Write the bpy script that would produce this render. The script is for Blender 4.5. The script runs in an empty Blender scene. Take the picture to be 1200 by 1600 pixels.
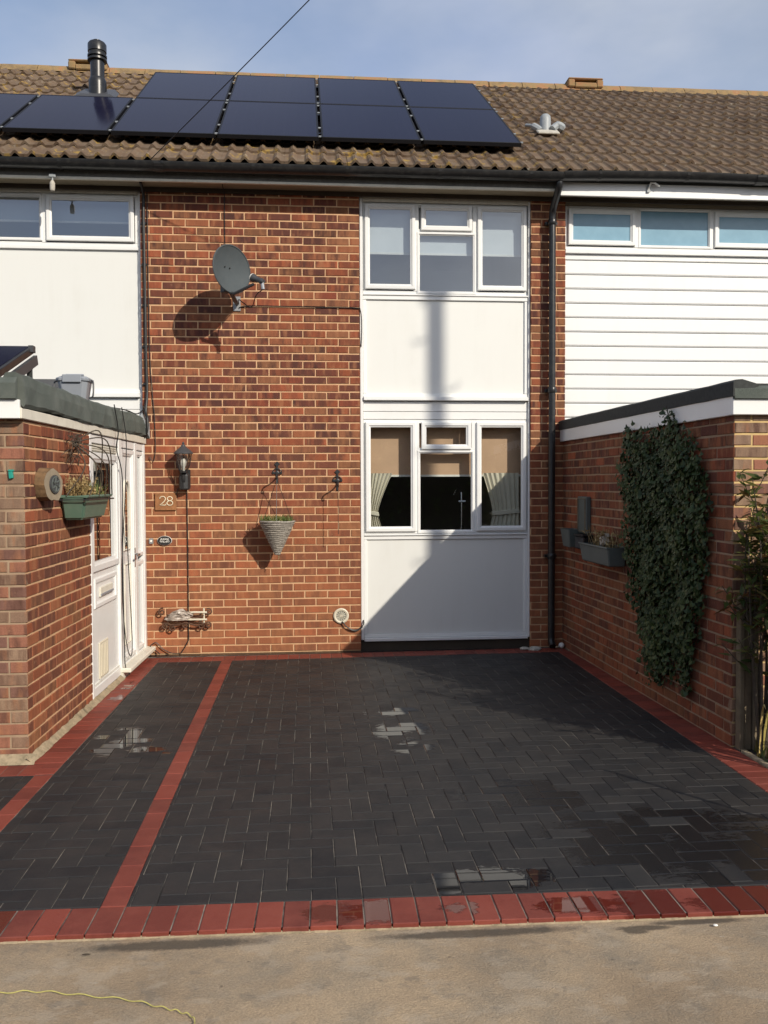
import bpy, bmesh, math, random
from mathutils import Vector, Matrix, Quaternion
R = random.Random(28)
S = bpy.context.scene
COL = S.collection

# ------------------------------------------------------------------ camera, sky, sun, exposure
CAM = Vector((-0.5107, -8.6393, 1.6581)); YAW, PITCH, ROLL, FPX = 0.0857, -0.0326, -0.0037, 1369.6
cd = bpy.data.cameras.new('camera'); cam = bpy.data.objects.new('camera', cd); COL.objects.link(cam)
fwd = Vector((math.sin(YAW)*math.cos(PITCH), math.cos(YAW)*math.cos(PITCH), math.sin(PITCH)))
rt0 = Vector((math.cos(YAW), -math.sin(YAW), 0)); up0 = rt0.cross(fwd)
rt = math.cos(ROLL)*rt0+math.sin(ROLL)*up0; up = -math.sin(ROLL)*rt0+math.cos(ROLL)*up0
mw = Matrix((rt, up, -fwd)).transposed().to_4x4(); mw.translation = CAM
cam.matrix_world = mw
cd.sensor_fit = 'VERTICAL'; cd.sensor_height = 36; cd.lens = FPX/1600*36; cd.clip_start = .05; cd.clip_end = 3000
S.camera = cam

SUN_DIR = Vector((-.68, 1, -.68)).normalized()
w = bpy.data.worlds.new('World'); S.world = w; w.use_nodes = True
nt = w.node_tree; nt.nodes.clear(); N = nt.nodes.new; L = nt.links.new
wo = N('ShaderNodeOutputWorld'); bg = N('ShaderNodeBackground'); bg2 = N('ShaderNodeBackground'); mixs = N('ShaderNodeMixShader')
sky = N('ShaderNodeTexSky'); sky.sky_type = 'NISHITA'; sky.sun_disc = False
sky.sun_elevation = math.radians(29.4); sky.sun_rotation = math.atan2(.68, -1); sky.air_density = 1.0; sky.dust_density = 1.2
bg.inputs[1].default_value = .145
L(sky.outputs[0], bg.inputs[0])
tc = N('ShaderNodeTexCoord'); mp = N('ShaderNodeMapping'); mp.inputs['Scale'].default_value = (1.3, 1.3, 2.6); mp.inputs['Location'].default_value = (.05, .1, .2)
ns = N('ShaderNodeTexNoise'); ns.inputs['Scale'].default_value = 1.5; ns.inputs['Detail'].default_value = 6; ns.inputs['Roughness'].default_value = .52
L(tc.outputs['Generated'], mp.inputs[0]); L(mp.outputs[0], ns.inputs['Vector'])
cr = N('ShaderNodeValToRGB'); cr.color_ramp.elements[0].position = .38; cr.color_ramp.elements[1].position = .60
L(ns.outputs[0], cr.inputs[0])
ns2 = N('ShaderNodeTexNoise'); ns2.inputs['Scale'].default_value = 2.3; ns2.inputs['Detail'].default_value = 5
L(mp.outputs[0], ns2.inputs['Vector'])
cc = N('ShaderNodeValToRGB'); cc.color_ramp.elements[0].position = .3; cc.color_ramp.elements[0].color = (.42, .51, .74, 1)
cc.color_ramp.elements[1].position = .7; cc.color_ramp.elements[1].color = (.65, .69, .77, 1)
L(ns2.outputs[0], cc.inputs[0]); L(cc.outputs[0], bg2.inputs[0]); bg2.inputs[1].default_value = .95
mm = N('ShaderNodeMath'); mm.operation = 'MULTIPLY_ADD'; mm.inputs[1].default_value = .62; mm.inputs[2].default_value = .30
L(cr.outputs[0], mm.inputs[0]); L(mm.outputs[0], mixs.inputs[0])
L(bg.outputs[0], mixs.inputs[1]); L(bg2.outputs[0], mixs.inputs[2]); L(mixs.outputs[0], wo.inputs[0])

sl = bpy.data.lights.new('sun', 'SUN'); sl.energy = 4.2; sl.angle = math.radians(.5); sl.color = (1, .92, .79)
sun = bpy.data.objects.new('sun', sl); COL.objects.link(sun); sun.rotation_euler = SUN_DIR.to_track_quat('-Z', 'Y').to_euler(); sun.location = (6, -9, 12)
S.view_settings.view_transform = 'Standard'; S.view_settings.look = 'None'; S.view_settings.exposure = 0; S.view_settings.gamma = 1
S.view_settings.use_curve_mapping = False
S.render.engine = 'CYCLES'
S.cycles.max_bounces = 8; S.cycles.diffuse_bounces = 2; S.cycles.caustics_reflective = False; S.cycles.caustics_refractive = False

# ------------------------------------------------------------------ helpers
WL = {}
class MB:
    def __init__(s, M=None): s.v = []; s.f = []; s.a = []; s.M = M
    def add(s, vs, fs, rnd=0.):
        o = len(s.v)
        for p in vs:
            p = Vector(p); s.v.append(s.M @ p if s.M is not None else p)
        for f in fs: s.f.append(tuple(i+o for i in f)); s.a.append(rnd)
        return s
    def box(s, x0, x1, y0, y1, z0, z1, rnd=0.):
        return s.add([(x0,y0,z0),(x1,y0,z0),(x1,y1,z0),(x0,y1,z0),(x0,y0,z1),(x1,y0,z1),(x1,y1,z1),(x0,y1,z1)],
                     [(0,3,2,1),(4,5,6,7),(0,1,5,4),(1,2,6,5),(2,3,7,6),(3,0,4,7)], rnd)
    def obb(s, c, ax, ay, az, rnd=0.):
        c, ax, ay, az = map(Vector, (c, ax, ay, az))
        return s.add([c+i*ax+j*ay+k*az for k in (-1,1) for i, j in ((-1,-1),(1,-1),(1,1),(-1,1))],
                     [(0,3,2,1),(4,5,6,7),(0,1,5,4),(1,2,6,5),(2,3,7,6),(3,0,4,7)], rnd)
    def tube(s, pts, r, n=7, closed=False, rnd=0.):
        pts = [Vector(p) for p in pts]; m = len(pts); rs = r if isinstance(r, (list, tuple)) else [r]*m
        nrm = None; rings = []
        for i, p in enumerate(pts):
            a = pts[i-1] if (i or closed) else p; b = pts[(i+1) % m] if (i < m-1 or closed) else p
            t = (b-a)
            if t.length < 1e-9: t = Vector((0,0,1))
            t.normalize()
            if nrm is None:
                nrm = t.cross(Vector((0,0,1)))
                if nrm.length < .1: nrm = t.cross(Vector((1,0,0)))
            nrm = (nrm-t*nrm.dot(t))
            if nrm.length < 1e-6: nrm = t.orthogonal()
            nrm.normalize(); bn = t.cross(nrm)
            rings.append([p+rs[i]*(math.cos(2*math.pi*k/n)*nrm+math.sin(2*math.pi*k/n)*bn) for k in range(n)])
        vs = [q for rg in rings for q in rg]; fs = []
        for i in range(m if closed else m-1):
            j = (i+1) % m
            for k in range(n): fs.append((i*n+k, i*n+(k+1) % n, j*n+(k+1) % n, j*n+k))
        if not closed: fs += [tuple(range(n))[::-1], tuple((m-1)*n+k for k in range(n))]
        return s.add(vs, fs, rnd)
    def lathe(s, prof, c=(0,0,0), n=20, axis=None, squash=1.):
        c = Vector(c); q = Vector((0,0,1)).rotation_difference(Vector(axis)) if axis else None
        vs = []; fs = []; m = len(prof)
        for r, z in prof:
            for k in range(n):
                a = 2*math.pi*k/n; p = Vector((r*math.cos(a), squash*r*math.sin(a), z)); vs.append(c+(q @ p if q else p))
        for i in range(m-1):
            for k in range(n): fs.append((i*n+k, i*n+(k+1) % n, (i+1)*n+(k+1) % n, (i+1)*n+k))
        fs += [tuple(range(n))[::-1], tuple((m-1)*n+k for k in range(n))]
        return s.add(vs, fs)
    def sphere(s, c, r, n=10, sc=(1,1,1)):
        pr = [(max(.02, math.sin(math.pi*i/n))*r, -math.cos(math.pi*i/n)*r) for i in range(n+1)]
        return s.lathe(pr, c, n+4)
    def prism(s, poly, z0, z1, ch=.0, rnd=0.):
        # convex polygon (counter-clockwise) standing from z0 to z1 with a chamfered top
        n = len(poly); P = [Vector((x, y)) for x, y in poly]
        ins = inset(P, ch) if ch else None
        if ins is None: ch = 0
        vs = [(p.x, p.y, z0) for p in P]+[(p.x, p.y, z1-ch*.8) for p in P]
        fs = [(i, (i+1) % n, n+(i+1) % n, n+i) for i in range(n)]
        if ch:
            vs += [(p.x, p.y, z1) for p in ins]
            fs += [(n+i, n+(i+1) % n, 2*n+(i+1) % n, 2*n+i) for i in range(n)]+[tuple(2*n+i for i in range(n))]
        else: fs += [tuple(n+i for i in range(n))]
        return s.add(vs, fs, rnd)
    def mesh(s, name, mat, org=Vector((0,0,0)), smooth=False, bevel=0, seg=1, recalc=True):
        me = bpy.data.meshes.new(name)
        me.from_pydata([v-org for v in s.v], [], s.f)
        if any(s.a):
            at = me.attributes.new('rnd', 'FLOAT', 'FACE'); at.data.foreach_set('value', s.a)
        if recalc or bevel:
            bm = bmesh.new(); bm.from_mesh(me)
            if recalc: bmesh.ops.recalc_face_normals(bm, faces=bm.faces)
            if bevel:
                es = [e for e in bm.edges if len(e.link_faces) == 2 and e.calc_face_angle(0) > .5]
                bmesh.ops.bevel(bm, geom=es, offset=bevel, segments=seg, affect='EDGES', clamp_overlap=True)
            bm.to_mesh(me); bm.free()
        if mat: me.materials.append(mat)
        if smooth:
            for p in me.polygons: p.use_smooth = True
            try: me.set_sharp_from_angle(angle=math.radians(40))
            except Exception: pass
        return me
    def build(s, name, mat, parent=None, **k):
        org = WL[parent.name] if parent else Vector((0,0,0))
        if not parent and s.v:
            xs = [v.x for v in s.v]; ys = [v.y for v in s.v]; zs = [v.z for v in s.v]
            org = Vector(((min(xs)+max(xs))/2, (min(ys)+max(ys))/2, min(zs)))
        o = bpy.data.objects.new(name, s.mesh(name, mat, org, **k)); COL.objects.link(o)
        if parent: o.parent = parent; WL[o.name] = org.copy()
        else: o.location = org; WL[o.name] = org.copy()
        return o
def inset(P, d):
    n = len(P); out = []
    for i in range(n):
        a, b, c = P[i-1], P[i], P[(i+1) % n]
        e1 = (b-a); e2 = (c-b)
        if e1.length < 2.2*d or e2.length < 2.2*d: return None
        e1.normalize(); e2.normalize(); n1 = Vector((-e1.y, e1.x)); n2 = Vector((-e2.y, e2.x)); k = 1+n1.dot(n2)
        if k < .2: return None
        out.append(b+d*(n1+n2)/k)
    return out
def clip(poly, a, b, c):
    """keep the side a*x+b*y<=c of a convex polygon"""
    out = []
    for i in range(len(poly)):
        p, q = poly[i], poly[(i+1) % len(poly)]; dp = a*p[0]+b*p[1]-c; dq = a*q[0]+b*q[1]-c
        if dp <= 0: out.append(p)
        if dp*dq < 0:
            t = dp/(dp-dq); out.append((p[0]+t*(q[0]-p[0]), p[1]+t*(q[1]-p[1])))
    return out
def parea(p): return .5*sum(p[i-1][0]*p[i][1]-p[i][0]*p[i-1][1] for i in range(len(p)))
def clean(p):
    q = []
    for a in p:
        if not q or math.hypot(a[0]-q[-1][0], a[1]-q[-1][1]) > .004: q.append(a)
    if len(q) > 2 and math.hypot(q[0][0]-q[-1][0], q[0][1]-q[-1][1]) < .004: q.pop()
    return q
def tag(o, label=None, cat=None, group=None, kind=None):
    if label: o['label'] = label
    if cat: o['category'] = cat
    if group: o['group'] = group
    if kind: o['kind'] = kind
    return o
def thing(name, label, cat, loc, group=None):
    o = bpy.data.objects.new(name, None); COL.objects.link(o); o.location = loc; o.empty_display_size = .1
    WL[o.name] = Vector(loc); return tag(o, label, cat, group)
def part_empty(name, parent, loc):
    o = bpy.data.objects.new(name, None); COL.objects.link(o); o.parent = parent; o.location = Vector(loc)-WL[parent.name]; WL[o.name] = Vector(loc); return o
def place(name, me, parent, loc, rot=(0,0,0), sc=(1,1,1), rnd=None):
    o = bpy.data.objects.new(name, me); COL.objects.link(o); o.parent = parent; o.location = Vector(loc)-WL[parent.name]
    o.rotation_euler = rot; o.scale = sc
    if rnd is not None: o['rnd'] = rnd
    return o
def frame(A, u, n):
    """local (along the wall, outwards, up) -> world"""
    return Matrix(((u[0], n[0], 0, A[0]), (u[1], n[1], 0, A[1]), (0, 0, 1, 0), (0, 0, 0, 1)))
def lerp(a, b, t): return a+(b-a)*t
def curve(pts, k=6):
    """Catmull-Rom through pts"""
    P = [Vector(p) for p in pts]; P = [2*P[0]-P[1]]+P+[2*P[-1]-P[-2]]; out = []
    for i in range(1, len(P)-2):
        for j in range(k):
            t = j/k; a, b, c, d = P[i-1:i+3]
            out.append(.5*((2*b)+(c-a)*t+(2*a-5*b+4*c-d)*t*t+(3*b-a-3*c+d)*t**3))
    return out+[P[-2]]

# ------------------------------------------------------------------ materials
class NB:
    def __init__(s, name):
        s.m = bpy.data.materials.new(name); s.m.use_nodes = True; s.t = s.m.node_tree; s.t.nodes.clear()
        s.out = s.n('ShaderNodeOutputMaterial'); s.b = s.n('ShaderNodeBsdfPrincipled'); s.l(s.b.outputs[0], s.out.inputs[0])
        s.pos = s.n('ShaderNodeNewGeometry').outputs['Position']
    def n(s, t, **k):
        x = s.t.nodes.new(t)
        for a, v in k.items(): setattr(x, a, v)
        return x
    def l(s, a, b): s.t.links.new(a, b)
    def v(s, x, sock):
        if hasattr(x, 'is_output'): s.l(x, sock)
        else: sock.default_value = x
    def math(s, op, a, b=0., c=0.):
        x = s.n('ShaderNodeMath', operation=op); s.v(a, x.inputs[0]); s.v(b, x.inputs[1]); s.v(c, x.inputs[2]); return x.outputs[0]
    def vec(s, sc=(1,1,1), loc=(0,0,0), src=None):
        x = s.n('ShaderNodeMapping'); x.inputs['Scale'].default_value = sc; x.inputs['Location'].default_value = loc; s.l(src or s.pos, x.inputs[0]); return x.outputs[0]
    def noise(s, scale, detail=4, rough=.55, vec=None):
        x = s.n('ShaderNodeTexNoise'); x.inputs['Scale'].default_value = scale; x.inputs['Detail'].default_value = detail; x.inputs['Roughness'].default_value = rough
        s.l(vec or s.pos, x.inputs['Vector']); return x.outputs[0]
    def ramp(s, f, stops, const=False):
        x = s.n('ShaderNodeValToRGB'); e = x.color_ramp.elements
        if const: x.color_ramp.interpolation = 'CONSTANT'
        while len(e) < len(stops): e.new(.5)
        for i, (p, c) in enumerate(stops):
            e[i].position = p; c = (c, c, c) if isinstance(c, (int, float)) else c; e[i].color = (*c, 1)
        s.l(f, x.inputs[0]); return x.outputs[0]
    def mix(s, f, a, b, mode='MIX'):
        x = s.n('ShaderNodeMix', data_type='RGBA', blend_type=mode)
        s.v(f, x.inputs[0])
        for q, sk in ((a, x.inputs[6]), (b, x.inputs[7])): s.v((*q, 1) if isinstance(q, tuple) and len(q) == 3 else q, sk)
        return x.outputs[2]
    def rnd(s):
        a = s.n('ShaderNodeAttribute', attribute_name='rnd', attribute_type='GEOMETRY'); b = s.n('ShaderNodeAttribute', attribute_name='rnd', attribute_type='OBJECT')
        return s.math('ADD', a.outputs['Fac'], b.outputs['Fac'])
    def blob(s, cx, cy, rx, ry):
        """1 at the centre of an ellipse on the ground, 0 from its rim outwards"""
        v = s.vec((1/rx, 1/ry, 0), (-cx/rx, -cy/ry, 0)); q = s.n('ShaderNodeVectorMath', operation='LENGTH'); s.l(v, q.inputs[0])
        x = s.math('SUBTRACT', 1., q.outputs['Value']); return s.math('MAXIMUM', x, 0.)
    def bump(s, h, strength=.3, dist=.01):
        x = s.n('ShaderNodeBump'); x.inputs['Strength'].default_value = strength; x.inputs['Distance'].default_value = dist; s.l(h, x.inputs['Height']); s.l(x.outputs[0], s.b.inputs['Normal'])
    def col(s, c): s.v((*c, 1) if isinstance(c, tuple) and len(c) == 3 else c, s.b.inputs['Base Color'])
    def rough(s, r): s.v(r, s.b.inputs['Roughness'])
def simple(name, c, rough=.5, var=.12, scale=6, bump=0, bscale=60, metal=0, dirt=None, dirt_amt=0, spec=.5):
    b = NB(name); f = b.noise(scale, 5)
    hi = tuple(min(1, x*(1+var)) for x in c); lo = tuple(x*(1-var) for x in c)
    o = b.ramp(f, [(.3, lo), (.7, hi)])
    if dirt: o = b.mix(b.math('MULTIPLY', b.ramp(b.noise(scale*2.7, 7, .65), [(.48, 0.), (.75, 1.)]), dirt_amt), o, dirt)
    b.col(o); b.rough(rough); b.b.inputs['Metallic'].default_value = metal; b.b.inputs['Specular IOR Level'].default_value = spec
    if bump: b.bump(b.noise(bscale, 5), bump, .004)
    return b.m
def panel_mat(name, c, stain):
    b = NB(name); st = b.ramp(b.noise(1., 5, .6, b.vec((9, 9, .7))), [(.45, 0.), (.8, 1.)]); bl = b.ramp(b.noise(2.2, 6, .65), [(.42, 0.), (.75, 1.)])
    o = b.mix(b.math('MULTIPLY', b.math('MULTIPLY', st, bl), .30), c, stain); o = b.mix(b.math('MULTIPLY', b.ramp(b.noise(70, 3), [(.70, 0.), (.76, 1.)]), .15), o, stain); b.col(o); b.rough(.45)
    b.bump(b.noise(1.2, 2), .12, .01); return b.m
def brick_mat(name, pal, low_tint=(.46,.18,.08), bl=.48):
    b = NB(name); r = b.rnd()
    base = b.ramp(r, [(i/len(pal), c) for i, c in enumerate(pal)], const=True)
    sep = b.n('ShaderNodeSeparateXYZ'); b.l(b.pos, sep.inputs[0]); u = b.math('ADD', sep.outputs[0], sep.outputs[1])
    cmb = b.n('ShaderNodeCombineXYZ'); b.l(b.math('MULTIPLY_ADD', r, 37., b.math('MULTIPLY', u, 13.)), cmb.inputs[0]); b.l(b.math('MULTIPLY', sep.outputs[2], 3.), cmb.inputs[1])
    band = b.ramp(b.noise(1., 3, .6, cmb.outputs[0]), [(.40, 0.), (.60, 1.)])
    r2 = b.math('FRACT', b.math('MULTIPLY', r, 17.3))
    o = b.mix(b.math('MULTIPLY', band, b.math('MULTIPLY_ADD', r2, .70, .18)), base, (.070,.030,.024))
    hi = b.ramp(b.noise(1.3, 2, .5, b.vec((1,1,1), (7,3,0), cmb.outputs[0])), [(.52, 0.), (.68, 1.)])
    o = b.mix(b.math('MULTIPLY', hi, .55), o, (.35,.15,.072))
    # paler orange mixed in towards the lower courses, broken up by noise
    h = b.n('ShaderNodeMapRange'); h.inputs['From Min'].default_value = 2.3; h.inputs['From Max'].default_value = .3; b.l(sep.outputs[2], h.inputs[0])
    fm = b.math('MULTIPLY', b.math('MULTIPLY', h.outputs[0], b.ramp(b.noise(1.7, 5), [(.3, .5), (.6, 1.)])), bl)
    o = b.mix(fm, o, low_tint)
    sm = b.math('MULTIPLY', b.ramp(b.noise(15, 6, .7), [(.62, 0.), (.72, 1.)]), .32); o = b.mix(sm, o, (.50,.29,.16))   # mortar smears left by the bricklayer
    g = b.noise(140, 4, .7); o = b.mix(.35, o, b.mix(1., o, b.ramp(g, [(.3, .55), (.7, 1.35)]), 'MULTIPLY'))
    b.col(o); b.rough(.85); b.b.inputs['Specular IOR Level'].default_value = .25
    b.bump(b.math('ADD', b.noise(55, 4, .7), g), .5, .004); return b.m
PAL = [(.25,.071,.033), (.160,.050,.030), (.28,.086,.040), (.118,.042,.030), (.215,.069,.035), (.33,.092,.043), (.215,.092,.044), (.145,.046,.030), (.265,.106,.052), (.225,.060,.032), (.135,.046,.031), (.295,.102,.048)]
M = {}
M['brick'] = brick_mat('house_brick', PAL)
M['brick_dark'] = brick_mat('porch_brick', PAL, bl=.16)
M['brick_grey'] = brick_mat('weathered_brick', [(.26,.17,.115), (.31,.21,.14), (.18,.09,.07), (.28,.19,.125), (.30,.125,.08), (.23,.15,.10)], low_tint=(.32,.16,.09), bl=.2)
def mortar(name, c, d):
    b = NB(name); o = b.ramp(b.noise(9, 6, .65), [(.3, d), (.7, c)]); b.col(o); b.rough(.95); b.b.inputs['Specular IOR Level'].default_value = .1
    b.bump(b.noise(160, 4, .7), .6, .003); return b.m
M['mortar'] = mortar('sand_mortar', (.67,.42,.245), (.53,.32,.18))
M['mortar_dull'] = mortar('old_mortar', (.42,.30,.20), (.30,.21,.14))
M['mortar_yellow'] = mortar('yellow_mortar', (.66,.48,.23), (.52,.37,.17))
M['white'] = simple('white_upvc', (.80,.80,.78), .3, .02, 2, dirt=(.5,.47,.40), dirt_amt=.10)
M['panel'] = panel_mat('cream_white_panel', (.735,.735,.70), (.50,.47,.40))
M['board'] = panel_mat('white_cladding', (.80,.80,.785), (.55,.53,.47))
M['old_white'] = simple('weathered_white_paint', (.72,.68,.58), .5, .06, 5, dirt=(.40,.36,.27), dirt_amt=.35)
M['stained_white'] = simple('stained_white_paint', (.74,.72,.66), .45, .04, 5, dirt=(.12,.11,.09), dirt_amt=.25)
M['shaded_fascia'] = simple('shaded_grey_fascia', (.11,.105,.095), .6, .2, 9, dirt=(.22,.21,.19), dirt_amt=.5)  # dark grey that paints the gutter's shade onto the fascia
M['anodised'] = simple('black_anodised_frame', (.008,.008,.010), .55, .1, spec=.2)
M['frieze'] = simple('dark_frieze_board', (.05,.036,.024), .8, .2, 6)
M['soffit'] = simple('soffit_paint', (.33,.275,.19), .7, .08, 3, dirt=(.17,.135,.09), dirt_amt=.4)
M['black'] = simple('black_plastic', (.014,.014,.015), .33, .2, 8, dirt=(.06,.058,.052), dirt_amt=.45)
M['iron'] = simple('black_iron', (.02,.02,.021), .45, .2, 30, bump=.2)
M['cable'] = simple('black_cable', (.012,.012,.012), .5)
M['felt'] = None
b = NB('mineral_felt'); o = b.ramp(b.noise(420, 3, .8), [(.3, (.03,.038,.034)), (.7, (.14,.16,.138))]); o = b.mix(b.ramp(b.noise(7, 6), [(.45, 0.), (.75, .55)]), o, (.155,.165,.145)); b.col(o); b.rough(.95); b.bump(b.noise(300, 3, .8), .8, .004); M['felt'] = b.m
M['felt_dark'] = simple('dark_felt', (.035,.038,.036), .85, .25, 40, bump=.4, bscale=200)
M['lead'] = simple('lead_flashing', (.30,.32,.33), .5, .15, 12, bump=.3)
M['grey_plastic'] = simple('grey_plastic', (.27,.29,.32), .4, .05)
M['dark_grey'] = simple('dark_grey_metal', (.055,.056,.06), .45, .1)
M['steel'] = simple('galvanised_steel', (.45,.46,.47), .4, .12, 20, metal=.7)
M['dish'] = simple('grey_dish_paint', (.075,.088,.095), .7, .06, 8, dirt=(.12,.12,.115), dirt_amt=.2, spec=.2)
M['green_plastic'] = simple('green_plastic', (.10,.17,.125), .42, .08, 6, dirt=(.2,.22,.17), dirt_amt=.3)
M['dull_plastic'] = simple('dull_green_plastic', (.10,.115,.105), .5, .1, 6)
M['teal'] = simple('turquoise_plastic', (.02,.26,.20), .4)
M['wicker'] = simple('grey_wicker', (.30,.27,.23), .8, .35, 60, bump=.5, bscale=120)
M['dry'] = simple('dry_stems', (.30,.22,.10), .8, .3, 40)
M['vine'] = simple('dark_vine', (.06,.045,.03), .8, .3, 40)
M['soil'] = simple('soil', (.035,.026,.018), .95, .4, 30, bump=.8, bscale=60)
M['slate'] = simple('sandstone_sign', (.29,.125,.048), .8, .25, 25, bump=.3)
M['gold'] = simple('cream_paint', (.75,.66,.48), .5)
M['digit'] = simple('white_enamel', (.8,.78,.72), .4)
M['chrome'] = simple('chrome', (.5,.5,.5), .2, .02, metal=1)
M['bark'] = simple('bark', (.16,.095,.045), .9, .4, 22, bump=.8, bscale=70)
M['wood_cut'] = simple('cut_wood', (.27,.215,.15), .75, .15, 14, bump=.2)
M['wood_grey'] = simple('weathered_timber', (.17,.13,.08), .8, .25, 9, bump=.4, bscale=90)
M['blind'] = simple('brown_blind', (.62,.40,.26), .8, .05)
M['blind_pale'] = simple('pale_blind', (.74,.76,.76), .8, .03)
M['curtain'] = simple('cream_curtain', (.64,.59,.48), .85, .05, 10)
M['room'] = simple('room_paint', (.42,.39,.34), .8, .1, 2)
M['room_pale'] = simple('pale_room_paint', (.44,.50,.56), .8, .05, 2)
M['cream'] = simple('cream_plastic', (.66,.60,.47), .45, .05)
M['grille'] = simple('grille_grey', (.32,.31,.26), .6, .2, 60)
M['stone'] = simple('pale_stone', (.45,.42,.36), .8, .2, 30, bump=.4)
M['terracotta'] = simple('terracotta_air_brick', (.45,.28,.17), .85, .15, 30)
M['yellow_cord'] = simple('yellow_cord', (.48,.43,.13), .6, .15, 80)
M['rust'] = simple('rusty_iron', (.09,.042,.022), .75, .4, 60, bump=.3)
M['foil'] = simple('crumpled_wrapping', (.42,.36,.31), .35, .35, 40)
M['pole_wood'] = simple('creosoted_pole', (.10,.07,.045), .85, .25, 6)
M['obscure'] = None
b = NB('obscure_glass'); b.col(b.ramp(b.noise(9, 5), [(.3, (.19,.35,.46)), (.7, (.22,.39,.505))])); b.rough(.18); b.bump(b.noise(260, 3), .25, .002); M['obscure'] = b.m
def glass(name, tint, k, add):
    b = NB(name); b.t.nodes.remove(b.b); tr = b.n('ShaderNodeBsdfTransparent'); tr.inputs[0].default_value = (*tint, 1)
    gl = b.n('ShaderNodeBsdfGlossy'); gl.inputs['Roughness'].default_value = .0
    mx = b.n('ShaderNodeMixShader'); ge = b.n('ShaderNodeNewGeometry'); dt = b.n('ShaderNodeVectorMath', operation='DOT_PRODUCT'); b.l(ge.outputs['Normal'], dt.inputs[0]); b.l(ge.outputs['Incoming'], dt.inputs[1])
    fr = b.math('MULTIPLY_ADD', b.math('POWER', b.math('SUBTRACT', 1., b.math('MINIMUM', b.math('ABSOLUTE', dt.outputs['Value']), 1.)), 5.), .96, .04)   # Schlick, the same from both sides
    bp = b.n('ShaderNodeBump'); bp.inputs['Strength'].default_value = .02; bp.inputs['Distance'].default_value = .02; b.l(b.noise(3, 2), bp.inputs['Height']); b.l(bp.outputs[0], gl.inputs['Normal'])
    b.l(b.math('MINIMUM', b.math('MULTIPLY_ADD', fr, k, add), 1.), mx.inputs[0]); b.l(tr.outputs[0], mx.inputs[1]); b.l(gl.outputs[0], mx.inputs[2]); b.l(mx.outputs[0], b.out.inputs[0]); return b.m
M['glass'] = glass('window_glass', (.84,.90,.93), 3.2, .17)
M['glass_low'] = glass('kitchen_glass', (.88,.91,.90), 2.2, .035)
M['glass_lamp'] = glass('lantern_glass', (.80,.80,.78), 1.3, .03)
# roof tiles
b = NB('concrete_roof_tile'); r = b.rnd()
o = b.ramp(b.math('FRACT', b.math('MULTIPLY', r, 7.7)), [(0., (.105,.067,.043)), (.5, (.16,.108,.07)), (1., (.13,.088,.062))])
o = b.mix(b.ramp(b.noise(11, 6, .65), [(.42, 0.), (.72, .65)]), o, (.20,.16,.115))
sp = b.n('ShaderNodeSeparateXYZ'); b.l(b.pos, sp.inputs[0])
lf = b.n('ShaderNodeMapRange'); lf.inputs['From Min'].default_value = 2.9; lf.inputs['From Max'].default_value = .8; b.l(sp.outputs[0], lf.inputs[0])
lich = b.math('MULTIPLY', b.ramp(b.noise(7.5, 5, .7), [(.56, 0.), (.63, 1.)]), b.math('MULTIPLY_ADD', lf.outputs[0], .8, .12))
o = b.mix(lich, o, (.34,.22,.055)); o = b.mix(b.ramp(b.noise(16, 4, .6), [(.66, 0.), (.70, .75)]), o, (.40,.36,.29))
b.col(o); b.rough(.9); b.b.inputs['Specular IOR Level'].default_value = .2; b.bump(b.noise(120, 5, .7), .5, .005); M['tile'] = b.m
b = NB('lichened_ridge_tile'); o = b.ramp(b.noise(6, 6, .7), [(.3, (.15,.105,.065)), (.5, (.28,.19,.085)), (.62, (.33,.16,.075)), (.75, (.34,.28,.16))]); b.col(o); b.rough(.95); b.bump(b.noise(60, 5, .7), .6, .006); M['ridge'] = b.m
# solar glass
b = NB('solar_glass'); sx = b.n('ShaderNodeSeparateXYZ'); b.l(b.pos, sx.inputs[0])
ln = b.math('PINGPONG', sx.outputs[0], .052); g = b.ramp(b.math('MULTIPLY', ln, 19.), [(0., .9), (.10, 0.)])
b.col(b.mix(b.math('MULTIPLY', g, .10), (.009,.009,.024), (.04,.04,.07))); b.rough(.12); b.b.inputs['Specular IOR Level'].default_value = .10; b.b.inputs['IOR'].default_value = 1.22; b.b.inputs['Coat Weight'].default_value = .0; b.b.inputs['Coat Roughness'].default_value = .03; M['solar'] = b.m
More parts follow.
